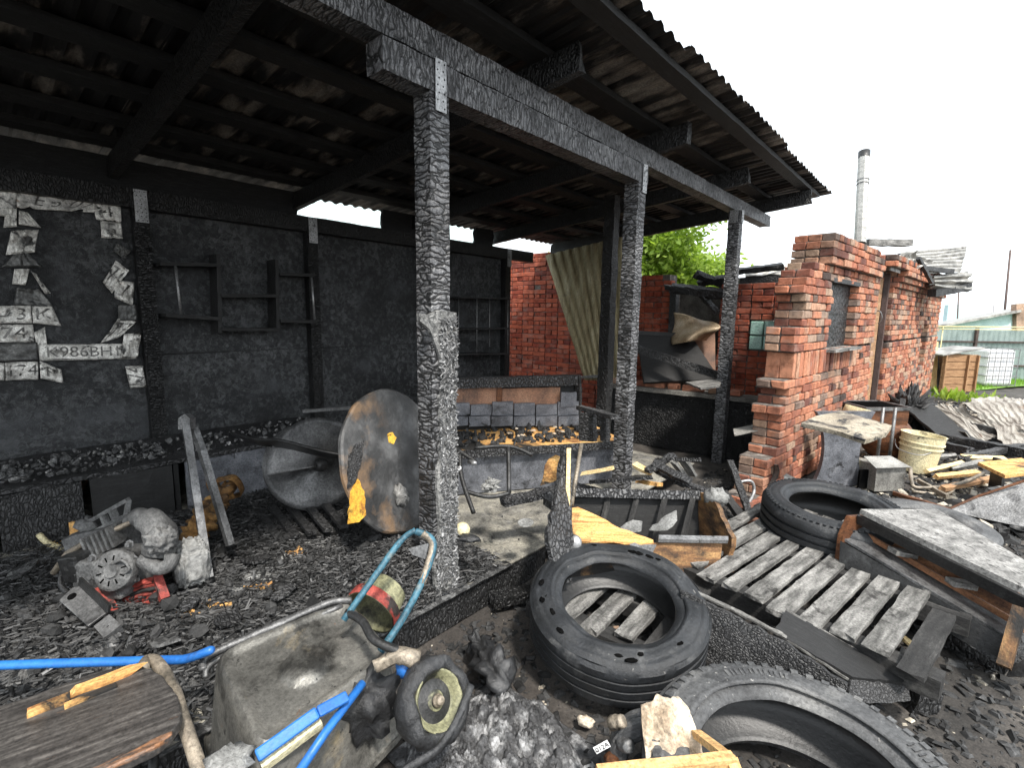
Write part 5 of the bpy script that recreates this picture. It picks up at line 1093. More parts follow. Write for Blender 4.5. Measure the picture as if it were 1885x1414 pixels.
m = MB(); m.beam(od(1583, 978, 2.794), od(1880, 1153, 2.239), .012, .03); m.build('angle_lip', 'rust_bright', tr)
quad_panel([od(1562, 950, 2.775), od(1590, 948, 2.821), od(1584, 980, 2.821), od(1552, 1040, 2.747), od(1540, 1030, 2.756), od(1546, 985, 2.756)], .03, 'end_plate', 'rust', tr)
m = MB(); m.beam(od(1878, 1120, 2.183), od(1848, 1228, 2.127), .045, .05, step=.03, rough=.003); m.build('end_post', 'brown_burnt', tr)
quad_panel([od(1856, 1232, 2.127), od(1960, 1160, 2.035), od(1960, 1250, 2.035), od(1850, 1245, 2.127)], .02, 'end_side', 'steel_dark', tr)
for (x, y, d_) in ((1662, 1018, 2.62), (1770, 1075, 2.44)): m = MB(); m.box(od(x, y, d_), (.12, .06, .025), frame(RGT+V((0, 0, -.2))), (3, 2, 1), .003); m.build('wood_cleat', 'ash_wood', tr)
quad_panel([oz(1560, 1050, .12), oz(1850, 1238, .10), oz(1900, 1180, .10), oz(1620, 1030, .12)], .03, 'bottom_board', 'char_board', tr)
plank(oz(1590, 1090, .05), oz(1760, 1165, .05), .09, .05, 'char_board', 'charred timber lying along the trough, pallet side')
plank(oz(1700, 1160, .04), oz(1830, 1215, .04), .10, .04, 'char_dark', 'black charred timber under the trough near its end')

# ---- overturned wheelbarrow
wb = thing('wheelbarrow', 'overturned wheelbarrow with scorched grey tub and blue tube frame', 'wheelbarrow', V((-1.53, .68, .02)))
ct = [oz(392, 1202, .46), oz(640, 1100, .47), oz(724, 1198, .43), oz(478, 1388, .43)]      # tub floor, now on top
rimz = .17
def tub_fn(u, v):
    A, B, C_, D = ct; p = A.lerp(B, u).lerp(D.lerp(C_, u), v); du, dv = u-.52, v-.52
    p = p+V((0, 0, -.014*max(0, min(1, (.90-max(abs(u-.5), abs(v-.5))*2)*12))+.034*max(0, 1-((u-.46)/.17)**2-((v-.55)/.20)**2)**.6-.02*math.exp(-((u-.85)/.12)**2-((v-.3)/.25)**2)+.004*fbm((u*3, v*3, 2), 1)))
    return p
cen = sum(ct, V((0, 0, 0)))/4
def loop(k, z, rnd=.18, n=96):
    """rounded outline: k grows from the floor's edge to the rim"""
    out = []
    for i in range(n):
        a = 2*math.pi*i/n; cx, sy = math.cos(a), math.sin(a); q = (abs(cx)**9+abs(sy)**9)**(-1/9); u, v = .5+.5*cx*q*k, .5+.5*sy*q*k
        A, B, C_, D = ct; p = A.lerp(B, u).lerp(D.lerp(C_, u), v); out.append(V((p.x, p.y, p.z+z)))
    return out
m = MB(); rings = []; nn_ = 96
for k in [j*.04 for j in range(25)]: 
    L_ = []
    for i in range(nn_):
        a = 2*math.pi*i/nn_; cx, sy = math.cos(a), math.sin(a); q = (abs(cx)**9+abs(sy)**9)**(-1/9); L_.append(tub_fn(.5+.5*cx*q*k, .5+.5*sy*q*k))
    rings.append(L_)
for k, z in ((1.0, -.012), (1.03, -.04), (1.07, -.12), (1.12, -.24), (1.15, -.30), (1.20, -.31), (1.22, -.30), (1.22, -.325)): rings.append([p+V((0, 0, .003*fbm((p.x*5, p.y*5, z*4), 1))) for p in loop(k, z)])
vs = [p for L_ in rings for p in L_]; fs = []
for i in range(len(rings)-1): fs += [(i*nn_+j, (i+1)*nn_+j, (i+1)*nn_+(j+1) % nn_, i*nn_+(j+1) % nn_) for j in range(nn_)]
m.add(vs, fs); m.build('tub', 'tub', wb, sharp=38)
m = MB(); m.tube(curve([oz(374, 1235, .42), oz(388, 1206, .44), oz(500, 1156, .455), oz(600, 1112, .465), oz(648, 1106, .46)]), .014, 8, .4); m.tube(curve([oz(378, 1248, .40), oz(396, 1218, .43), oz(505, 1167, .445), oz(630, 1116, .455)]), .010, 8, .4); m.build('rolled_lip', 'steel', wb, True)
m = MB(); m.tube(curve([oz(-120, 1230, .44), oz(100, 1222, .44), oz(300, 1216, .45), oz(345, 1213, .46), oz(392, 1196, .50)]), [.0142]*24+[.010], 12); m.build('handle', 'blue', wb, True)
m = MB(); m.tube(curve([od(632, 1142, 1.72), od(690, 1062, 1.80), od(738, 996, 1.88), od(765, 976, 1.90)], 5), .012, 10, .2); m.tube(curve([od(765, 978, 1.90), od(792, 990, 1.90), od(797, 1015, 1.88), od(772, 1082, 1.80), od(735, 1150, 1.72), od(700, 1200, 1.66)], 5), .013, 10, .15); m.build('stand_leg', 'blue_burnt', wb, True)
m = MB(); m.tube(curve([od(778, 982, 1.90), od(797, 1005, 1.89), od(776, 1075, 1.81)], 5), .0138, 10, .15); m.build('bare_tube', 'tan_metal', wb, True)
quad_panel([od(752, 1010, 1.91), od(790, 1000, 1.9), od(782, 1030, 1.88), od(760, 1022, 1.9)], .004, 'stand_plate', 'steel', wb)
m = MB(); m.tube(curve([od(640, 1128, 1.74), od(668, 1145, 1.68), od(690, 1180, 1.62), od(735, 1200, 1.6)], 5), .014, 10, .2); m.build('cross_tube', 'steel_dark', wb, True)
m = MB(); m.beam(od(472, 1394, 1.30), od(585, 1312, 1.40), .034, .018, roll=30); m.beam(od(585, 1312, 1.40), od(640, 1282, 1.46), .032, .016, roll=30); m.build('frame_rail', 'blue', wb, bevel=.006)
m = MB(); m.beam(od(480, 1410, 1.32), od(590, 1328, 1.42), .03, .03, roll=20, step=.03, rough=.002); m.build('rail_underside', 'cream', wb)
m = MB(); m.tube([od(545, 1430, 1.30), od(600, 1348, 1.40), od(668, 1258, 1.54)], .0125, 12); m.build('brace', 'blue', wb, True)
m = MB(); m.tube(curve([od(690, 1225, 1.58), od(735, 1205, 1.6), od(768, 1212, 1.62)], 5), [.02]*5+[.028]*6, 10, .8); m.build('axle_arm', 'tan_metal', wb, True)
m = MB(); m.blob(od(742, 1232, 1.62), (.03, .02, .03), None, 14, .3, 4); m.build('blue_cap', 'blue', wb, True)
# wheel
wc = od(797, 1291, 1.58); wn = (RGT*.66-FWD*.62+UPV*.42).normalized(); rw = frame(wn) @ Mx.Rotation(R(90), 3, 'Y')
WM = mat4(wc, rw) @ Mx.Scale(.88, 4); m = MB(); m.lathe([(.098, -.045), (.13, -.05), (.146, -.02), (.146, .02), (.135, .045), (.108, .053), (.098, .045), (.094, 0)], 48, WM, rough=.02, freq=19, closed=True); o = m.build('wheel_tyre', 'melt_dark', wb, True)
m = MB(); m.lathe([(0, .02), (.03, .022), (.045, .008), (.064, .004), (.078, .02), (.091, .043), (.099, .047), (.099, .038)], 44, WM, rough=.003); o = m.build('wheel_rim', 'olive', wb, True)
h = MB(); h.lathe([(0, .055), (.014, .055), (.016, .05), (.016, .02), (.022, .018)], 12, WM); h.lathe([(.018, .03), (.024, .033), (.018, .04)], 12, WM); h.build('hub_bolt', 'tan_metal', o, True)
h = MB(); h.lathe([(.0, .024), (.045, .0125), (.07, .007)], 30, (Mx.Translation(wn*.0025) @ WM)); h.build('rust_ring', 'steel_dark', o, True)
m = MB(); m.tube(curve([od(735, 1425, 1.36), od(768, 1405, 1.38), od(808, 1375, 1.42), od(842, 1325, 1.48), od(866, 1262, 1.56)]), .012, 8, .6); m.build('burnt_tyre_strip', 'melt_dark', wb, True)
m = MB(); m.blob(od(675, 1300, 1.62), (.08, .1, .09), None, 20, .5, 5, 0, .4); tag(m.build('melted_lump', 'melt_dark', smooth=True), 'black melted lump between tub and wheel', 'melted lump')
# ---- red bucket on its side
bk_ = thing('red_bucket', 'red-banded bucket on its side behind the wheelbarrow tub', 'bucket', od(688, 1150, 2.0))
bn_ = (-RGT*.35-FWD*.80-UPV*.42).normalized(); rb_ = frame(bn_) @ Mx.Rotation(R(90), 3, 'Y'); bc = od(682, 1128, 1.98)
m = MB(); m.lathe([(.085, -.12), (.095, -.06), (.105, 0), (.109, .005), (.103, .0), (.093, -.06), (.083, -.115), (0, -.117)], 40, mat4(bc, rb_), rough=.002); m.build('bucket_wall', 'olive', bk_, True)
m = MB(); m.lathe([(.1065, -.045), (.112, -.04), (.114, -.002), (.1085, .002)], 40, mat4(bc, rb_), R(20), R(230), rough=.003); m.build('red_band', 'red', bk_, True)

# ---- charred tabletop / stool at the left bottom
stl = thing('charred_tabletop', 'charred plywood tabletop with rounded end and bent metal leg at bottom left', 'tabletop', oz(200, 1400, .1))
pts = [oz(x, y, .5) for x, y in ((-60, 1330), (60, 1290), (170, 1248), (255, 1228), (300, 1252), (328, 1290), (335, 1325), (318, 1360), (285, 1385), (200, 1425), (60, 1470), (-60, 1500))]
c0 = sum(pts, V((0, 0, 0)))/len(pts); ux = (pts[3]-pts[0]).normalized(); uy = V((-ux.y, ux.x, 0)); poly = [((p-c0).dot(ux), (p-c0).dot(uy)) for p in pts]
mt = mat_plain('charred_ply', [(.3, (.018, .016, .015)), (.5, (.045, .041, .038)), (.75, (.13, .12, .11))], 4, (1.5, 14, 14), .5, 0, .3, 40, [((.34, .15, .06), 3.0, .62, .72, (1, 5, 5)), ((.006, .006, .006), 5, .64, .70, (1, 16, 16))])
m = MB(); m.prism(rag(poly[::-1], .006, 8, 4), .03, mat4(c0, Mx((ux, uy, V((0, 0, 1)))).transposed())); m.build('top_board', mt, stl, bevel=.004)
m = MB(); m.beam(oz(50, 1316, .515), oz(130, 1282, .52), .04, .014, step=.02, rough=.008); m.beam(oz(128, 1276, .525), oz(252, 1230, .525), .026, .022, step=.015, rough=.009, ends=.05); m.beam(oz(118, 1302, .517), oz(215, 1262, .517), .022, .010, step=.02, rough=.003); m.build('bare_edge', 'raw_burnt', stl)
m = MB(); m.tube(curve([oz(262, 1232, .5), od(272, 1216, 1.60), od(290, 1222, 1.57), od(318, 1268, 1.48), od(335, 1320, 1.40), od(375, 1440, 1.28)]), .0185, 14, .1); m.build('bent_leg', 'tan_metal', stl, True)
m = MB(); m.tube([od(284, 1380, 1.5), od(280, 1440, 1.45)], .014, 8); m.build('leg_stub', 'steel_dark', stl, True)
m = MB(); m.blob(od(425, 1402, 1.28), (.06, .05, .02), None, 16, .5, 5, 0, .4); tag(m.build('grey_crust', 'ash_block', smooth=True), 'grey crust at the bottom edge between leg and tub', 'crust')

for (x, y) in ((40, 1345), (150, 1392), (235, 1262)): p = oz(x, y, .485); m = MB(); m.tube([V((p.x, p.y, .02 if p.x > -1.78 else .19)), p], .015, 8); m.build('leg', 'steel_dark', stl, True)
# ---- melted plastic heaps
def melt_heap(c, rad, h, name, label, mat, seed, amp=.5):
    m = MB(); n = 70
    def fn(u, v):
        x, y = (u-.5)*2, (v-.5)*2; r = math.hypot(x, y); e = max(0, 1-r*r*(1+.35*noise.noise(V((math.atan2(y, x)*1.5, seed, 0)))))
        f = fbm((x*3.0, y*3.0, seed), 1); q = 1-abs(fbm((x*4+f*.8, y*4, seed+4), 1)); g2 = 1-abs(fbm((x*11, y*11+f, seed+9), 1)); z = h*(e**.6)*(.6+.45*f)+h*min(1, e*2.5)*(amp*.45*(q-.6)+.34*(g2-.6))-.012
        return V((c.x+x*rad[0]*.95, c.y+y*rad[1]*.95, c.z+max(z, -.03)))
    m.sheet(fn, 100, 100, .004); return tag(m.build(name, mat, smooth=True), label, 'melted plastic')
melt_heap(oz(935, 1372, 0), (.30, .24), .12, 'melted_heap', 'crinkled silvery grey heap of melted plastic at the bottom edge', 'melt', 2, .8)
melt_heap(oz(820, 1390, .02), (.17, .15), .08, 'melted_heap', 'knobbly grey melted mass next to the wheel', 'melt', 7, .7)
m = MB(); cv = curve([oz(880, 1180, .10), oz(895, 1210, .10), oz(915, 1240, .10), oz(940, 1262, .07)], 5); m.tube(cv, [.05, .06, .045, .06, .04, .05, .06, .045, .06, .05, .04, .06, .055, .05, .05, .03], 26, 1.3); tag(m.build('melted_lump', 'melt_dark', smooth=True), 'glossy black melted lump beside the near tyre', 'melted lump')
# ---- rag over the small tyre
m = MB(); rc = od(1222, 1300, 1.60)
m.sheet(lambda u, v: rc+RGT*(.20*(u-.5)*(.75+.35*v))-UPV*(.20*v-.03*math.sin(u*3.1)+.008*v*math.sin(u*17+v*3))-FWD*(.17*math.sin(v*1.5)+.012*math.sin(u*14+v*5)+.03*fbm((u*3, v*3, 2), 1)), 60, 50, .004); tag(m.build('rag', 'cloth', smooth=True), 'scorched cream patterned rag draped over the small tyre', 'rag')
# ---- wooden frame at the bottom edge
wf = thing('wooden_frame', 'pale scorched wooden frame at the bottom edge before the rag', 'frame', oz(1250, 1400, .3))
m = MB(); m.beam(od(1100, 1424, 1.22), od(1350, 1398, 1.30), .03, .022, step=.02, rough=.0015); m.build('rail', 'raw_wood', wf)
m = MB(); m.beam(od(1282, 1352, 1.52), od(1345, 1400, 1.31), .028, .02, step=.02, rough=.0015); m.build('rail', 'raw_wood', wf); m = MB(); m.beam(od(1345, 1398, 1.30), od(1360, 1440, 1.26), .03, .022); m.build('rail', 'raw_wood', wf)
for q in (od(1150, 1420, 1.24), od(1345, 1400, 1.30), od(1284, 1353, 1.52)): m = MB(); m.beam(V((q.x, q.y, -.01)), q-V((0, 0, .011)), .022, .022, up=V((1, 0, 0))); m.build('leg', 'raw_wood', wf)
# ---- small label and fittings left of the rag
lb = thing('paper_label', 'small white label printed 012A among the fittings left of the rag', 'label', oz(1112, 1380, .08)); lp = od(1108, 1376, 1.60)
fx = (RGT*.9+UPV*.5).normalized(); fy = (-FWD).cross(fx).normalized(); fzz = fx.cross(fy); Ml = mat4(lp, Mx((fx, fy, fzz)).transposed())
m = MB(); m.prism([(-.026, -.012), (.026, -.012), (.026, .012), (-.026, .012)], .002, Ml); m.build('paper', 'white', lb); vs, fs = text_mesh('012A', .022, .0004); t = MB(); t.add([Ml @ (p+V((0, -.001, .0016))) for p in vs], fs); t.build('printed_text', 'hole', lb)
for i, (x, y, lab) in enumerate(((1135, 1330, 'knurled metal fitting above the printed label'), (1150, 1372, 'charred ribbed fitting right of the printed label'), (1128, 1404, 'browned round fitting below the printed label'))):
    m = MB(); m.lathe([(0, .03), (.018, .03), (.022, .02), (.018, .012), (.024, .004), (.02, -.01), (.024, -.02), (0, -.024)], 16, mat4(od(x, y, 1.62), rotm(40*i, 50, 20*i)), rough=.004, freq=40); tag(m.build('fitting', ('tan_metal', 'steel', 'rust')[i], smooth=True), lab, 'fitting')
m = MB(); m.blob(oz(1078, 1328, .03), (.035, .025, .015), None, 10, .6, 5); tag(m.build('brown_scrap', 'cloth', smooth=True), 'pale brown scrap on the soil below near tyre', 'scrap')
# ---- loose rubble on the ground
def rubble(name, label, mat, n, seed, area, rmin, rmax, kind='flat'):
    m = MB(); rr = random.Random(seed)
    for i in range(n):
        x, y = area(rr); r = rmin+(rmax-rmin)*rr.random()**2.5; z = ground_h(x, y)+r*.25; rot = rotm(rr.gauss(0, 18), rr.gauss(0, 18), rr.uniform(0, 360)); sx, sy, sz = r*rr.uniform(.7, 1.9), r*rr.uniform(.5, 1), r*rr.uniform(.2, .6)
        c = V((x, y, z)); j = lambda: rr.uniform(.7, 1.25)
        P = [V((-sx*j(), -sy*j(), -sz)), V((sx*j(), -sy*j(), -sz)), V((sx*j(), sy*j(), -sz)), V((-sx*j(), sy*j(), -sz)), V((-sx*.6*j(), -sy*.6*j(), sz*j())), V((sx*.6*j(), -sy*.6*j(), sz*j())), V((sx*.6*j(), sy*.6*j(), sz*j())), V((-sx*.6*j(), sy*.6*j(), sz*j()))]
        m.add([c+rot @ p for p in P], [(0, 3, 2, 1), (4, 5, 6, 7), (0, 1, 5, 4), (1, 2, 6, 5), (2, 3, 7, 6), (3, 0, 4, 7)], [p+V((i % 13, 0, 0)) for p in P])
    return tag(m.build(name, mat, kind='stuff'), label, 'rubble')
def near_yard(rr): x, y = rr.uniform(-1.75, 2.4), rr.uniform(-.8, 5.4); return (x, y+rr.gauss(0, .3))
def far_yard(rr): y = rr.uniform(5, 13); return (rr.uniform(-.95+.09*(y-4.5), 1.6+.1*y), y)
rubble('charred_chips', 'dark charred chips strewn over the near ground', 'rubble', 24000, 1, near_yard, .003, .024)
rubble('pale_chips', 'pale chips of wood and ash on the near ground', 'rubble_pale', 1300, 2, near_yard, .003, .014)
rubble('far_chips', 'charred chips strewn along the foot of the brick wall', 'rubble', 5000, 3, far_yard, .01, .06)
rubble('far_pale_chips', 'pale chips and ash in the yard beside the brick wall', 'rubble_pale', 3200, 4, far_yard, .008, .05)
rubble('brick_crumbs', 'red brick crumbs scattered in the yard', 'brick', 120, 5, near_yard, .005, .018)
# ============================================================ BESIDE THE BRICK WALL AND BEYOND
random.seed(31)
# ---- table with curved pedestal
tb = thing('pedestal_table', 'scorched chipboard table with curved pedestal beside the brick wall', 'table', oz(1555, 895, 0))
tp_ = [oz(1474, 785, .74), oz(1500, 772, .76), oz(1548, 764, .77), oz(1642, 782, .77), oz(1632, 796, .75), oz(1592, 812, .72), oz(1540, 800, .72)]
quad_panel(tp_, .035, 'table_top', 'tabletop', tb, .006, 2)
b0 = oz(1540, 893, 0); ud = V((.62, .78, 0)).normalized(); vd = V((ud.y, -ud.x, 0))
def ped(p, w0, w1, t, mat, name):
    m = MB(); N_ = 14; L_, R_ = [], []
    for i in range(N_+1):
        z = .73*i/N_; k = .17+.11*(abs(i/N_-.45)*1.8)**2; L_.append((-k, z)); R_.append((k, z))
    m.prism(L_+R_[::-1], t, mat4(p, Mx((RGT.normalized()*1.0, V((0, 0, 1)), -V((FWD.x, FWD.y, 0)).normalized())).transposed())); return m.build(name, mat, tb)
ped(b0+V((0, 0, 0)), 0, 0, .05, 'slate', 'pedestal_face')  # dark colour stands in for the shade on this side of the pedestal
m = MB(); m.sheet(lambda u, v: b0+RGT*(.17+.10*(abs(u-.45)*1.8)**2+.002)+V((0, 0, .73*u))+V((FWD.x, FWD.y, 0))*(.02+.36*v), 14, 4, .02); m.build('pedestal_side', 'cream', tb, True)
for x in (1612, 1634): m = MB(); m.tube([oz(x, 868, 0.05), V((oz(x, 868, .05).x, oz(x, 868, .05).y, .72))], .016, 8); m.build('steel_leg', 'steel', tb, True)
# ---- yellow bucket
yb = thing('yellow_bucket', 'cream-yellow plastic bucket with ribs by the wall', 'bucket', oz(1684, 868, 0)); bc = oz(1684, 866, 0)
m = MB(); m.lathe([(0, .01), (.15, 0), (.165, .10), (.178, .26), (.19, .262), (.19, .275), (.18, .278), (.183, .31), (.195, .312), (.195, .325), (.185, .328), (.19, .40), (.198, .405), (.186, .405), (.175, .25), (.15, .02), (0, .02)], 40, mat4(bc, rotm(-2, 5, 0)), rough=.002); m.build('bucket_wall', 'cream', yb, sharp=50)
m = MB(); m.tube(curve([bc+V((-.2, 0, .31)), bc+V((-.15, -.16, .24)), bc+V((.05, -.2, .22)), bc+V((.2, -.02, .31))]), .005, 6); m.build('wire_handle', 'galv', yb, True)
# ---- grey metal box
gbx = thing('grey_box', 'grey sheet-metal box with folded top flaps between table and bucket', 'box', oz(1620, 905, 0)); g0 = oz(1612, 903, 0); rot = rotm(0, 0, 48)
m = MB(); m.box(g0+V((0, .12, .13)), (.30, .26, .24), rot, (4, 4, 4), .006, 6); m.build('box_body', 'sheet_grey', gbx)
m = MB(); m.prism([(-.18, -.16), (.18, -.16), (.12, .02), (-.16, .02)], .006, mat4(g0+V((0, .10, .30)), rot @ rotm(20, 0, 0))); m.build('flap', 'sheet_grey', gbx)
m = MB(); m.box(g0+V((-.08, -.02, .10)), (.16, .02, .18), rot); m.build('opening_shade', 'hole', gbx)  # black slab paints the shade of an opening on the closed box
# ---- rusty boiler with box on it
bo = thing('rusty_boiler', 'rusty round boiler carrying a square steel firebox near the door', 'boiler', oz(1625, 850, 0)); b1 = oz(1625, 846, 0)
m = MB(); m.lathe([(0, .02), (.12, .03), (.21, .12), (.24, .26), (.22, .40), (.15, .50), (0, .54)], 36, mat4(b1), rough=.01); m.build('drum', 'rust', bo, True)
f0 = V((b1.x-.12, b1.y-.05, .62)); f0 = od(1604, 762, dep(b1)-.05)
m = MB(); m.box(f0, (.50, .44, .20), rotm(0, 0, 46), (4, 4, 3), .006); m.build('firebox', 'rust', bo); m = MB(); m.box(f0+V((0, 0, .105)), (.40, .34, .02), rotm(0, 0, 46)); m.build('firebox_shade', 'hole', bo)  # black slab on the closed firebox paints the shade of its open top
m = MB(); m.box(f0+V((0, 0, .10)), (.54, .03, .03), rotm(0, 0, 46)); 
for sx, sy, l, rz in ((0, .22, .54, 46), (0, -.22, .54, 46)):
    pass
for q in (-1, 1):
    rm = rotm(0, 0, 46); r_ = MB(); r_.box(f0+rm @ V((0, .225*q, .10)), (.54, .03, .035), rm); r_.build('rim_bar', 'steel', bo); r_ = MB(); r_.box(f0+rm @ V((.26*q, 0, .103)), (.03, .42, .035), rm); r_.build('rim_bar', 'steel', bo)
for k in range(3): m = MB(); a = 2.1*k; p = b1+V((.15*math.cos(a), .15*math.sin(a), 0)); m.tube([p, p+V((0, 0, .12))], .018, 6); m.build('foot', 'rust', bo)
# ---- upright burnt posts and bars by the wall
plank(oz(1648, 820, .0), od(1662, 735, 6.9), .06, .05, 'char_board', 'charred stick standing beside the boiler', rough=.01)
plank(od(1612, 745, 7.4), od(1600, 712, 7.6), .05, .05, 'iron', 'short leaning iron post at the door')
plank(od(1729, 724, 11.5), od(1718, 622, 11.6), .12, .06, 'ash_wood', 'pale grey boards leaning at the far end of the brick wall')
plank(od(1718, 724, 11.4), od(1722, 630, 11.6), .10, .04, 'pale_raw', 'pale yellow board leaning at far end of the brick wall')
# ---- collapsed roof sheets
cs = thing('collapsed_roof', 'collapsed rusty pale corrugated roof sheets over black rafters in the yard', 'roof wreck', oz(1800, 790, 0))
rsheet([oz(1770, 742, .45), oz(1960, 735, .5), oz(1990, 800, .2), oz(1835, 790, .15)], 'sheet_white', 'roof_sheet', 14, .018, 12, cs, .08)
rsheet([oz(1700, 745, .40), oz(1775, 745, .42), oz(1850, 800, .10), oz(1790, 815, .05)], 'sheet_white', 'roof_sheet', 10, .018, 12, cs, .08)
rsheet([oz(1830, 785, .20), oz(1960, 780, .22), oz(1990, 820, .05), oz(1850, 822, .04)], 'sheet_white', 'roof_sheet', 9, .018, 10, cs, .08)
rsheet([oz(1785, 738, .35), oz(1960, 726, .35), oz(1970, 745, .3), oz(1800, 752, .30)], 'sheet_white', 'roof_sheet', 12, .018, 8, cs, .10)
for (a, b, t) in (((1690, 760), (1850, 800), .14), ((1665, 745), (1740, 800), .12), ((1680, 735), (1760, 765), .10)): m = MB(); m.beam(oz(*a, .28), oz(*b, .10), t, .10, step=.07, rough=.012); m.build('rafter', 'char_dark', cs)
quad_panel([oz(1668, 752, .36), oz(1710, 742, .42), oz(1800, 812, .06), oz(1740, 818, .03)], .03, 'black_boarding', 'soot_wood', cs, .05, 2)
m = MB(); m.blob(oz(1672, 760, .25), (.22, .28, .30), None, 60, .8, 7, 0, .7); m.build('charred_stump', 'char_board', cs, True)
LOG = [((1735, 806), (1905, 838), .12, 'char_dark', 'long black charred log across the yard'), ((1720, 815), (1785, 832), .10, 'char_board', 'short charred log behind the yellow bucket'), ((1770, 845), (1880, 822), .08, 'char_silver', 'cracked grey log crossing behind the seat')]
for a, b, t, mt_, lab in LOG: plank(oz(*a, .08), oz(*b, .08), t, t*.9, mt_, lab, 'charred_log', 'log', .012)
ST = [((1722, 878), (1800, 870), .05, 'raw_wood'), ((1705, 868), (1770, 852), .04, 'pale_raw'), ((1735, 900), (1830, 880), .05, 'crate'), ((1750, 862), (1810, 850), .05, 'ash_wood'), ((1690, 885), (1745, 915), .03, 'tan_metal'), ((1770, 842), (1850, 845), .05, 'pale_raw'), ((1820, 905), (1885, 892), .05, 'ash_wood'), ((1700, 845), (1760, 838), .04, 'ash_wood')]
SLB = ['orange bare stick right of the yellow bucket foot', 'pale stick close to the yellow bucket', 'brown stick below the orange bare stick', 'ashen stick between bucket and low stool', 'thin beige rod lying below the bucket', 'pale yellow stick behind the low stool', 'ashen stick at right edge under the low stool', 'short ashen stick behind the yellow bucket']
for i, (a, b, t, mt_) in enumerate(ST): plank(oz(*a, .05+.02*(i % 3)), oz(*b, .05+.03*(i % 2)), t, .04, mt_, SLB[i], 'loose_stick', 'stick', .005, 'sticks littering the yard', random.uniform(0, 40))
sk = thing('tube_stand', 'bent beige tube stand lying beside the yellow bucket', 'stand', oz(1700, 905, 0)); m = MB(); m.tube(curve([oz(1676, 862, .16), oz(1678, 885, .10), oz(1690, 898, .06), oz(1760, 892, .10), oz(1810, 872, .16)]), .016, 8); m.tube(curve([oz(1680, 905, .03), oz(1740, 910, .03), oz(1760, 895, .08)]), .014, 8); m.build('tube', 'tan_metal', sk, True)
plank(oz(1645, 908, .03), oz(1745, 938, .03), .04, .03, 'rust', 'perforated rusty strip on the ground behind the grooved tyre', 'perforated_strip', 'metal strip')
# ---- seat / small table at the right edge
se = thing('wooden_stool', 'scorched orange-topped low stool at right edge', 'stool', oz(1850, 905, 0))
quad_panel([oz(1800, 854, .34), oz(1880, 846, .36), oz(1930, 868, .34), oz(1850, 878, .32)], .03, 'seat', 'raw_burnt', se, .01, 3)
for x, y in ((1832, 905), (1905, 900)): p = oz(x, y, 0); m = MB(); m.beam(p, p+V((0, 0, .32)), .12, .03, up=RGT, step=.05, rough=.003); m.build('leg', 'steel_dark', se)
# ---- bent steel plate
bp = thing('bent_steel_plate', 'bent triangular rust-edged steel plate at right edge', 'steel plate', oz(1840, 965, 0))
quad_panel([oz(1738, 942, .02), oz(1800, 915, .16), oz(1890, 885, .34), oz(1950, 890, .36), oz(1950, 975, .04), oz(1880, 972, .02)], .012, 'plate', 'steel', bp)
m = MB(); m.tube([oz(1738, 941, .03), oz(1800, 914, .17), oz(1890, 884, .35)], .010, 6); m.build('rusty_edge', 'rust', bp)
m = MB(); m.lathe([(0, .005), (.05, 0), (.055, .05), (.06, .052), (.05, .05), (.045, .01)], 24, mat4(oz(1876, 985, 0))); tag(m.build('tin_can', 'steel_dark', smooth=True), 'low open tin at the right edge below the steel plate', 'tin')
quad_panel_t = quad_panel([oz(1662, 935, .015), oz(1760, 960, .015), oz(1740, 985, .015), oz(1640, 955, .015)], .012, 'flat_board', 'white_ash', None, .02, 4); tag(quad_panel_t, 'ashy flat board on the ground behind the trough', 'board')
# ---- panels on the ledge by the third post
quad_panel_t = quad_panel([od(1350, 790, 4.7), od(1396, 780, 4.7), od(1396, 794, 4.55), od(1352, 802, 4.55)], .01, 'metal_scrap', 'sheet_grey', None); tag(quad_panel_t, 'pale metal scrap lodged in the brick corner by the third post', 'metal scrap')

# ============================================================ INSIDE THE BURNT ROOM
m = MB(); quad_panel_t = quad_panel([od(1172, 616, 6.32), od(1272, 622, 6.37), od(1325, 698, 6.02), od(1185, 706, 5.92)], .04, 'fallen_door', 'soot_wood', None); tag(quad_panel_t, 'fallen black door panel behind the second post', 'door')
m = MB(); m.beam(od(1172, 612, 6.30), od(1272, 618, 6.35), .05, .05); m.build('hinge_edge', 'steel_dark', quad_panel_t)
plank(od(1172, 642, 5.87), od(1332, 694, 5.62), .07, .09, 'char_board', 'charred beam leaning across the fallen black door')
m = MB(); m.sheet(lambda u, v: od(1240, 575, 6.3).lerp(od(1318, 590, 6.2), u)-UPV*(.42*v*(1-.45*u))+FWD*(.12*math.sin(v*4+u*3)-.1*math.sin(u*5))+RGT*(.05*math.sin(v*5)), 24, 16, .005); tag(m.build('crumpled_sheet', 'crumple', smooth=True), 'crumpled beige metal sheet in the doorway gap', 'metal sheet')
quad_panel_t = quad_panel([od(1262, 640, 6.5), od(1316, 600, 6.5), od(1316, 694, 6.4), od(1290, 694, 6.4)], .02, 'plywood_sheet', 'smoked_panel', None); tag(quad_panel_t, 'smoky brown panel standing in the doorway gap', 'panel')
quad_panel_t = quad_panel([od(1262, 705, 5.57), od(1325, 698, 5.52), od(1325, 712, 4.95), od(1290, 716, 4.95)], .02, 'ashy_scrap', 'ash_wood', None, .02, 5); tag(quad_panel_t, 'pale ashy board scrap on the low wall ledge', 'board')
RB = [((1236, 530), (1330, 540), .12, 'char_board'), ((1282, 505), (1345, 528), .09, 'char_dark'), ((1290, 520), (1342, 512), .10, 'char_board'), ((1300, 545), (1345, 545), .08, 'char_dark'), ((1356, 500), (1440, 490), .09, 'char_dark'), ((1286, 536), (1320, 575), .07, 'char_silver'), ((1225, 528), (1270, 538), .08, 'char_dark')]
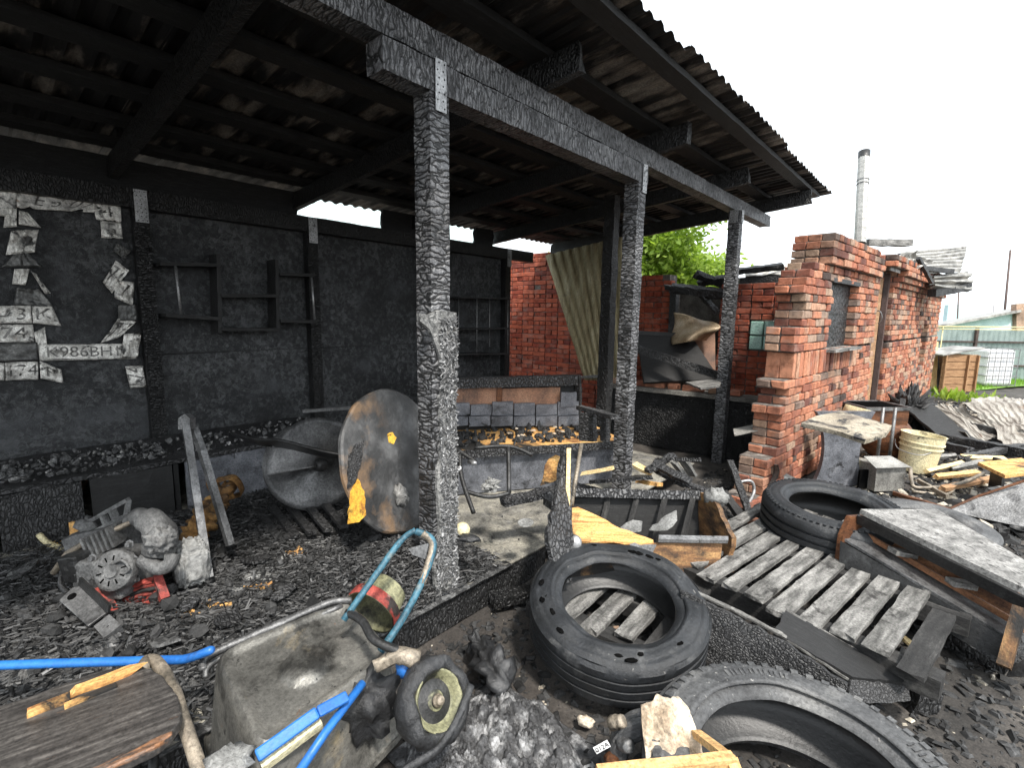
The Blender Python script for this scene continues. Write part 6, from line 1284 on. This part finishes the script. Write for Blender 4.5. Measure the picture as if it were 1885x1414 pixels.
RLB = ['long charred rafter lying along the cross wall top', 'black rafter sloping down towards the third post', 'charred rafter sloping up towards the third post', 'short black rafter low behind the third post', 'black rafter right of the third post under the roof sheet', 'silvery charred rafter hanging into the doorway gap', 'short black rafter stub left of the doorway gap']
for i, (a, b, t, mt_) in enumerate(RB): plank(od(*a, 6.4+.1*(i % 3)), od(*b, 6.3+.1*(i % 2)), t, t*.8, mt_, RLB[i], 'fallen_rafter', 'rafter', .014, 'fallen rafters over the doorway', random.uniform(0, 40), .06)
# ---- tan corrugated sheet leaning behind the sofa
T0_, T1_, B0_, B1_ = (1004, 470), (1146, 436), (1076, 700), (1150, 700)
def tan_fn(u, v):
    t = (T0_[0]+(T1_[0]-T0_[0])*u, T0_[1]+(T1_[1]-T0_[1])*u); b = (B0_[0]+(B1_[0]-B0_[0])*u, B0_[1]+(B1_[1]-B0_[1])*u); a, c = oy(*t, 6.05), oy(*b, 5.85); p = a.lerp(c, v); return p+V((.004*math.sin(v*40), -.028*corr(u*9, 1, 1), 0))
m = MB(); m.sheet(tan_fn, 72, 10, .003); tag(m.build('corrugated_sheet', 'sheet_tan'), 'tan corrugated metal sheet leaning against the brick behind the sofa', 'metal sheet')
m = MB(); m.beam(oy(1075, 694, 5.75), oy(1108, 692, 5.7), .2, .03, step=.05, rough=.006); tag(m.build('plaster_ledge', 'white_ash'), 'pale ledge scrap at the foot of the tan sheet', 'ledge')

# ============================================================ FENCE, NEIGHBOURS, TREE
fa, fdv = V((-.09, 17.74, 0)), V((.747, .665, 0)).normalized(); fnv = V((.665, -.747, 0))
fe = thing('corrugated_fence', 'grey-green corrugated metal fence at the back of the yard', 'fence', fa)
q0 = -2.0
for i in range(7):
    m = MB(); a = fa+fdv*(q0+i*1.12)
    m.sheet(lambda u, v: a+fdv*(u*1.13)+fnv*(.02*corr(u*1.13, .14, 1)+.003*(i % 2))+V((0, 0, 1.36*v)), 48, 2, .003); m.build('fence_sheet', 'fence', fe)
for q in (-1.4, .62, 2.64, 4.6): m = MB(); p = fa+fdv*q+fnv*.06; m.beam(p, p+V((0, 0, 1.42)), .06, .06, up=fdv); m.build('fence_post', 'iron', fe)
for z in (.42, 1.05): m = MB(); m.beam(fa+fdv*q0+fnv*.045+V((0, 0, z)), fa+fdv*5.8+fnv*.045+V((0, 0, z)), .03, .04); m.build('fence_rail', 'iron', fe)
gp = thing('gas_pipe', 'yellow gas pipe running above the fence', 'pipe', fa+V((0, 0, 1.4))); m = MB(); m.tube([fa+fdv*-2+fnv*.3+V((0, 0, 1.44)), fa+fdv*2.6+fnv*.3+V((0, 0, 1.46)), fa+fdv*2.75+fnv*.3+V((0, 0, 1.62)), fa+fdv*6+fnv*.3+V((0, 0, 1.62))], .016, 8); m.tube([fa+fdv*-2+fnv*.32+V((0, 0, 1.38)), fa+fdv*6+fnv*.32+V((0, 0, 1.40))], .015, 6); m.build('pipe_run', 'gas', gp, True)
for q in (-.5, 2.0, 4.5): m = MB(); p = fa+fdv*q+fnv*.3; m.tube([p, p+V((0, 0, 1.44))], .014, 6); m.build('support_pole', 'gas', gp, True)
# neighbour's shed
D1 = 17.5; sh_ = thing('neighbour_shed', 'pale turquoise lean-to shed with dark roof edge behind the fence', 'shed', V((od(1800, 690, D1).x, od(1800, 690, D1).y, 0)))
def upr(pts, t, name, mat, par): return quad_panel(pts, t, name, mat, par)
upr([od(1690, 640, D1), od(1690, 606, D1), od(1868, 572, D1), od(1868, 640, D1)], .1, 'gable_wall', 'cyan', sh_)
upr([od(1680, 610, D1-.4), od(1880, 572, D1-.4), od(1885, 566, D1+2.5), od(1680, 604, D1+2.5)], .08, 'roof', 'sheet_grey', sh_)
upr([od(1866, 640, D1-.1), od(1866, 560, D1-.1), od(1960, 556, D1-.1), od(1960, 640, D1-.1)], .2, 'brick_end', 'brick', sh_)
upr([od(1690, 640, D1+3), od(1690, 600, D1+3), od(1960, 560, D1+3), od(1960, 640, D1+3)], .1, 'rear_wall', 'cyan', sh_)
m = MB(); m.beam(od(1740, 580, 22), od(1765, 580, 22), .2, .9); tag(m.build('far_roof', 'cyan'), 'low pale roof just beyond the brick wall end', 'roof')
for (x0, y0, x1, y1, d_, r_, lab) in ((1844, 640, 1860, 460, 24, .06, 'taller thin reddish utility pole behind the shed'), (1762, 640, 1765, 532, 21, .035, 'shorter dark thin pole beside the metal roof edge'), (1827, 640, 1829, 562, 26, .02, 'faint thinnest mast between the two poles')):
    a, b = od(x0, y0, d_), od(x1, y1, d_); a = V((a.x, a.y, 0)); b = V((a.x+(b.x-a.x), b.y, b.z)); m = MB(); m.tube([a, b], [r_, r_*.7], 8); tag(m.build('utility_pole', 'iron', smooth=True), lab, 'pole', 'thin poles behind the fence')
# small board house and white tank
ck = thing('board_crate', 'brown plank crate with sloping top by the fence', 'crate', oz(1768, 722, 0)); k0, k1 = oz(1728, 722, 0), oz(1790, 722, 0); kd = (k1-k0).normalized(); kn = V((kd.y, -kd.x, 0)); Lk = (k1-k0).length
for i in range(5): m = MB(); z = .09+.17*i; m.beam(k0+V((0, 0, z)), k1+V((0, 0, z)), .03, .155, step=.12, rough=.006); m.build('plank', 'crate', ck)
for t in (.03, .70, .98): m = MB(); p = k0.lerp(k1, t)+kn*.035; m.beam(p, p+V((0, 0, .84)), .06, .03, up=kd); m.build('upright', 'crate', ck)
m = MB(); m.beam(k0-kd*.1-kn*.3+V((0, 0, .84)), k1+kd*.08-kn*.3+V((0, 0, 1.0)), .75, .03); m.build('lid', 'sheet_grey', ck); m = MB(); m.box((k0+k1)/2-kn*.55+V((0, 0, .42)), (Lk, .03, .8), frame(kd)); m.build('back_board', 'crate', ck)
m = MB(); m.beam(k1-kn*.02+V((0, 0, .43)), k1-kn*.55+V((0, 0, .43)), .03, .82); m.build('side_board', 'crate', ck)
ib = thing('white_tank', 'white cube tank in a wire cage by the fence', 'tank', oz(1818, 716, 0)); ic = oz(1812, 714, 0); rt = frame(RGT*1.0-V((0, 0, RGT.z)))
m = MB(); m.box(ic+V((0, .4, .50)), (.66, .7, .84), rt); m.build('tank_body', 'white', ib, bevel=.05)
cg = MB()
for i in range(6):
    t = -.35+.14*i
    for q in (-1, 1): cg.beam(ic+V((0, .4, 0))+rt @ V((t, .405*q, .06)), ic+V((0, .4, 0))+rt @ V((t, .405*q, .96)), .014, .014, up=V((1, 0, 0)))
for z in (.08, .3, .52, .74, .95):
    for q in (-1, 1): cg.beam(ic+V((0, .4, 0))+rt @ V((-.36, .41*q, z)), ic+V((0, .4, 0))+rt @ V((.36, .41*q, z)), .016, .016); cg.beam(ic+V((0, .4, 0))+rt @ V((.35*q, -.42, z)), ic+V((0, .4, 0))+rt @ V((.35*q, .42, z)), .016, .016)
cg.build('wire_cage', 'galv', ib)
# weeds by the crate
m = MB(); wc_ = oz(1775, 738, 0); rr = random.Random(3)
for _ in range(160): p = wc_+V((rr.gauss(0, .25), rr.gauss(0, .2), 0)); d = V((rr.gauss(0, .5), rr.gauss(0, .5), 1)).normalized()*rr.uniform(.1, .3); s_ = d.cross(V((rr.gauss(0, 1), rr.gauss(0, 1), 0))).normalized()*.03; m.add([p, p+d*.6+s_, p+d, p+d*.6-s_], [(0, 1, 2, 3)])
tag(m.build('weed_clump', 'leaf', kind='stuff'), 'small weed clump growing before the plank crate', 'weed')
# neighbour roof seen through the gaps above the back wall
nr = thing('rear_neighbour_roof', 'pale turquoise corrugated roof seen through the gap above the back wall', 'roof', V((-8.5, 4, 2.0)))
m = MB(); m.sheet(lambda u, v: V((-7.2-3.0*v, -1+9*u, 2.7+2.2*v+.07*corr(u*9, .2, 1))), 270, 2, .004); m.build('roof_sheet', 'cyan_roof', nr)
m = MB(); m.box((-8.6, 3.5, 1.2), (2.6, 8.8, 2.3)); m.build('shed_body', 'plaster', nr)
# tree
def tree(c, h, rad, label, seed, nl):
    t = thing('leafy_tree', label, 'tree', V((c.x, c.y, 0))); rr = random.Random(seed); m = MB(); base = V((c.x, c.y, 0)); top = V((c.x, c.y, h*.8))
    m.tube(curve([base, base.lerp(top, .4)+V((.1, .05, 0)), top], 6), [.16-.009*i for i in range(13)], 10, .2)
    tips = []
    for i in range(26):
        s0 = base.lerp(top, rr.uniform(.3, .95)); d = V((rr.gauss(0, 1), rr.gauss(0, 1), rr.uniform(.1, .9))).normalized(); e = s0+d*rad*rr.uniform(.45, .95); m.tube(curve([s0, s0.lerp(e, .5)+V((0, 0, .12)), e], 4), [.05-.005*j for j in range(9)], 6); tips += [e, s0.lerp(e, .6), s0.lerp(e, .8)]
    m.build('trunk', 'bark', t, True); L = MB(); cl = [p+V((rr.gauss(0, .15), rr.gauss(0, .15), rr.gauss(0, .15))) for p in tips for _ in range(2)]
    for _ in range(nl):
        p = rr.choice(cl)+V((rr.gauss(0, .2), rr.gauss(0, .2), rr.gauss(0, .16))); d = V((rr.gauss(0, 1), rr.gauss(0, 1), rr.gauss(-.3, .6))).normalized(); s_ = d.cross(V((rr.gauss(0, 1), rr.gauss(0, 1), rr.gauss(0, 1)))).normalized(); l = rr.uniform(.05, .10)
        L.add([p-d*l, p+s_*l*.42, p+d*l, p-s_*l*.42], [(0, 1, 2, 3)])
    L.build('crown', 'leaf', t, kind='stuff')
tc = od(1195, 470, 11.5); tree(tc, 4.5, 2.2, 'bright green leafy tree beyond the brick wall, right of second post', 4, 26000)
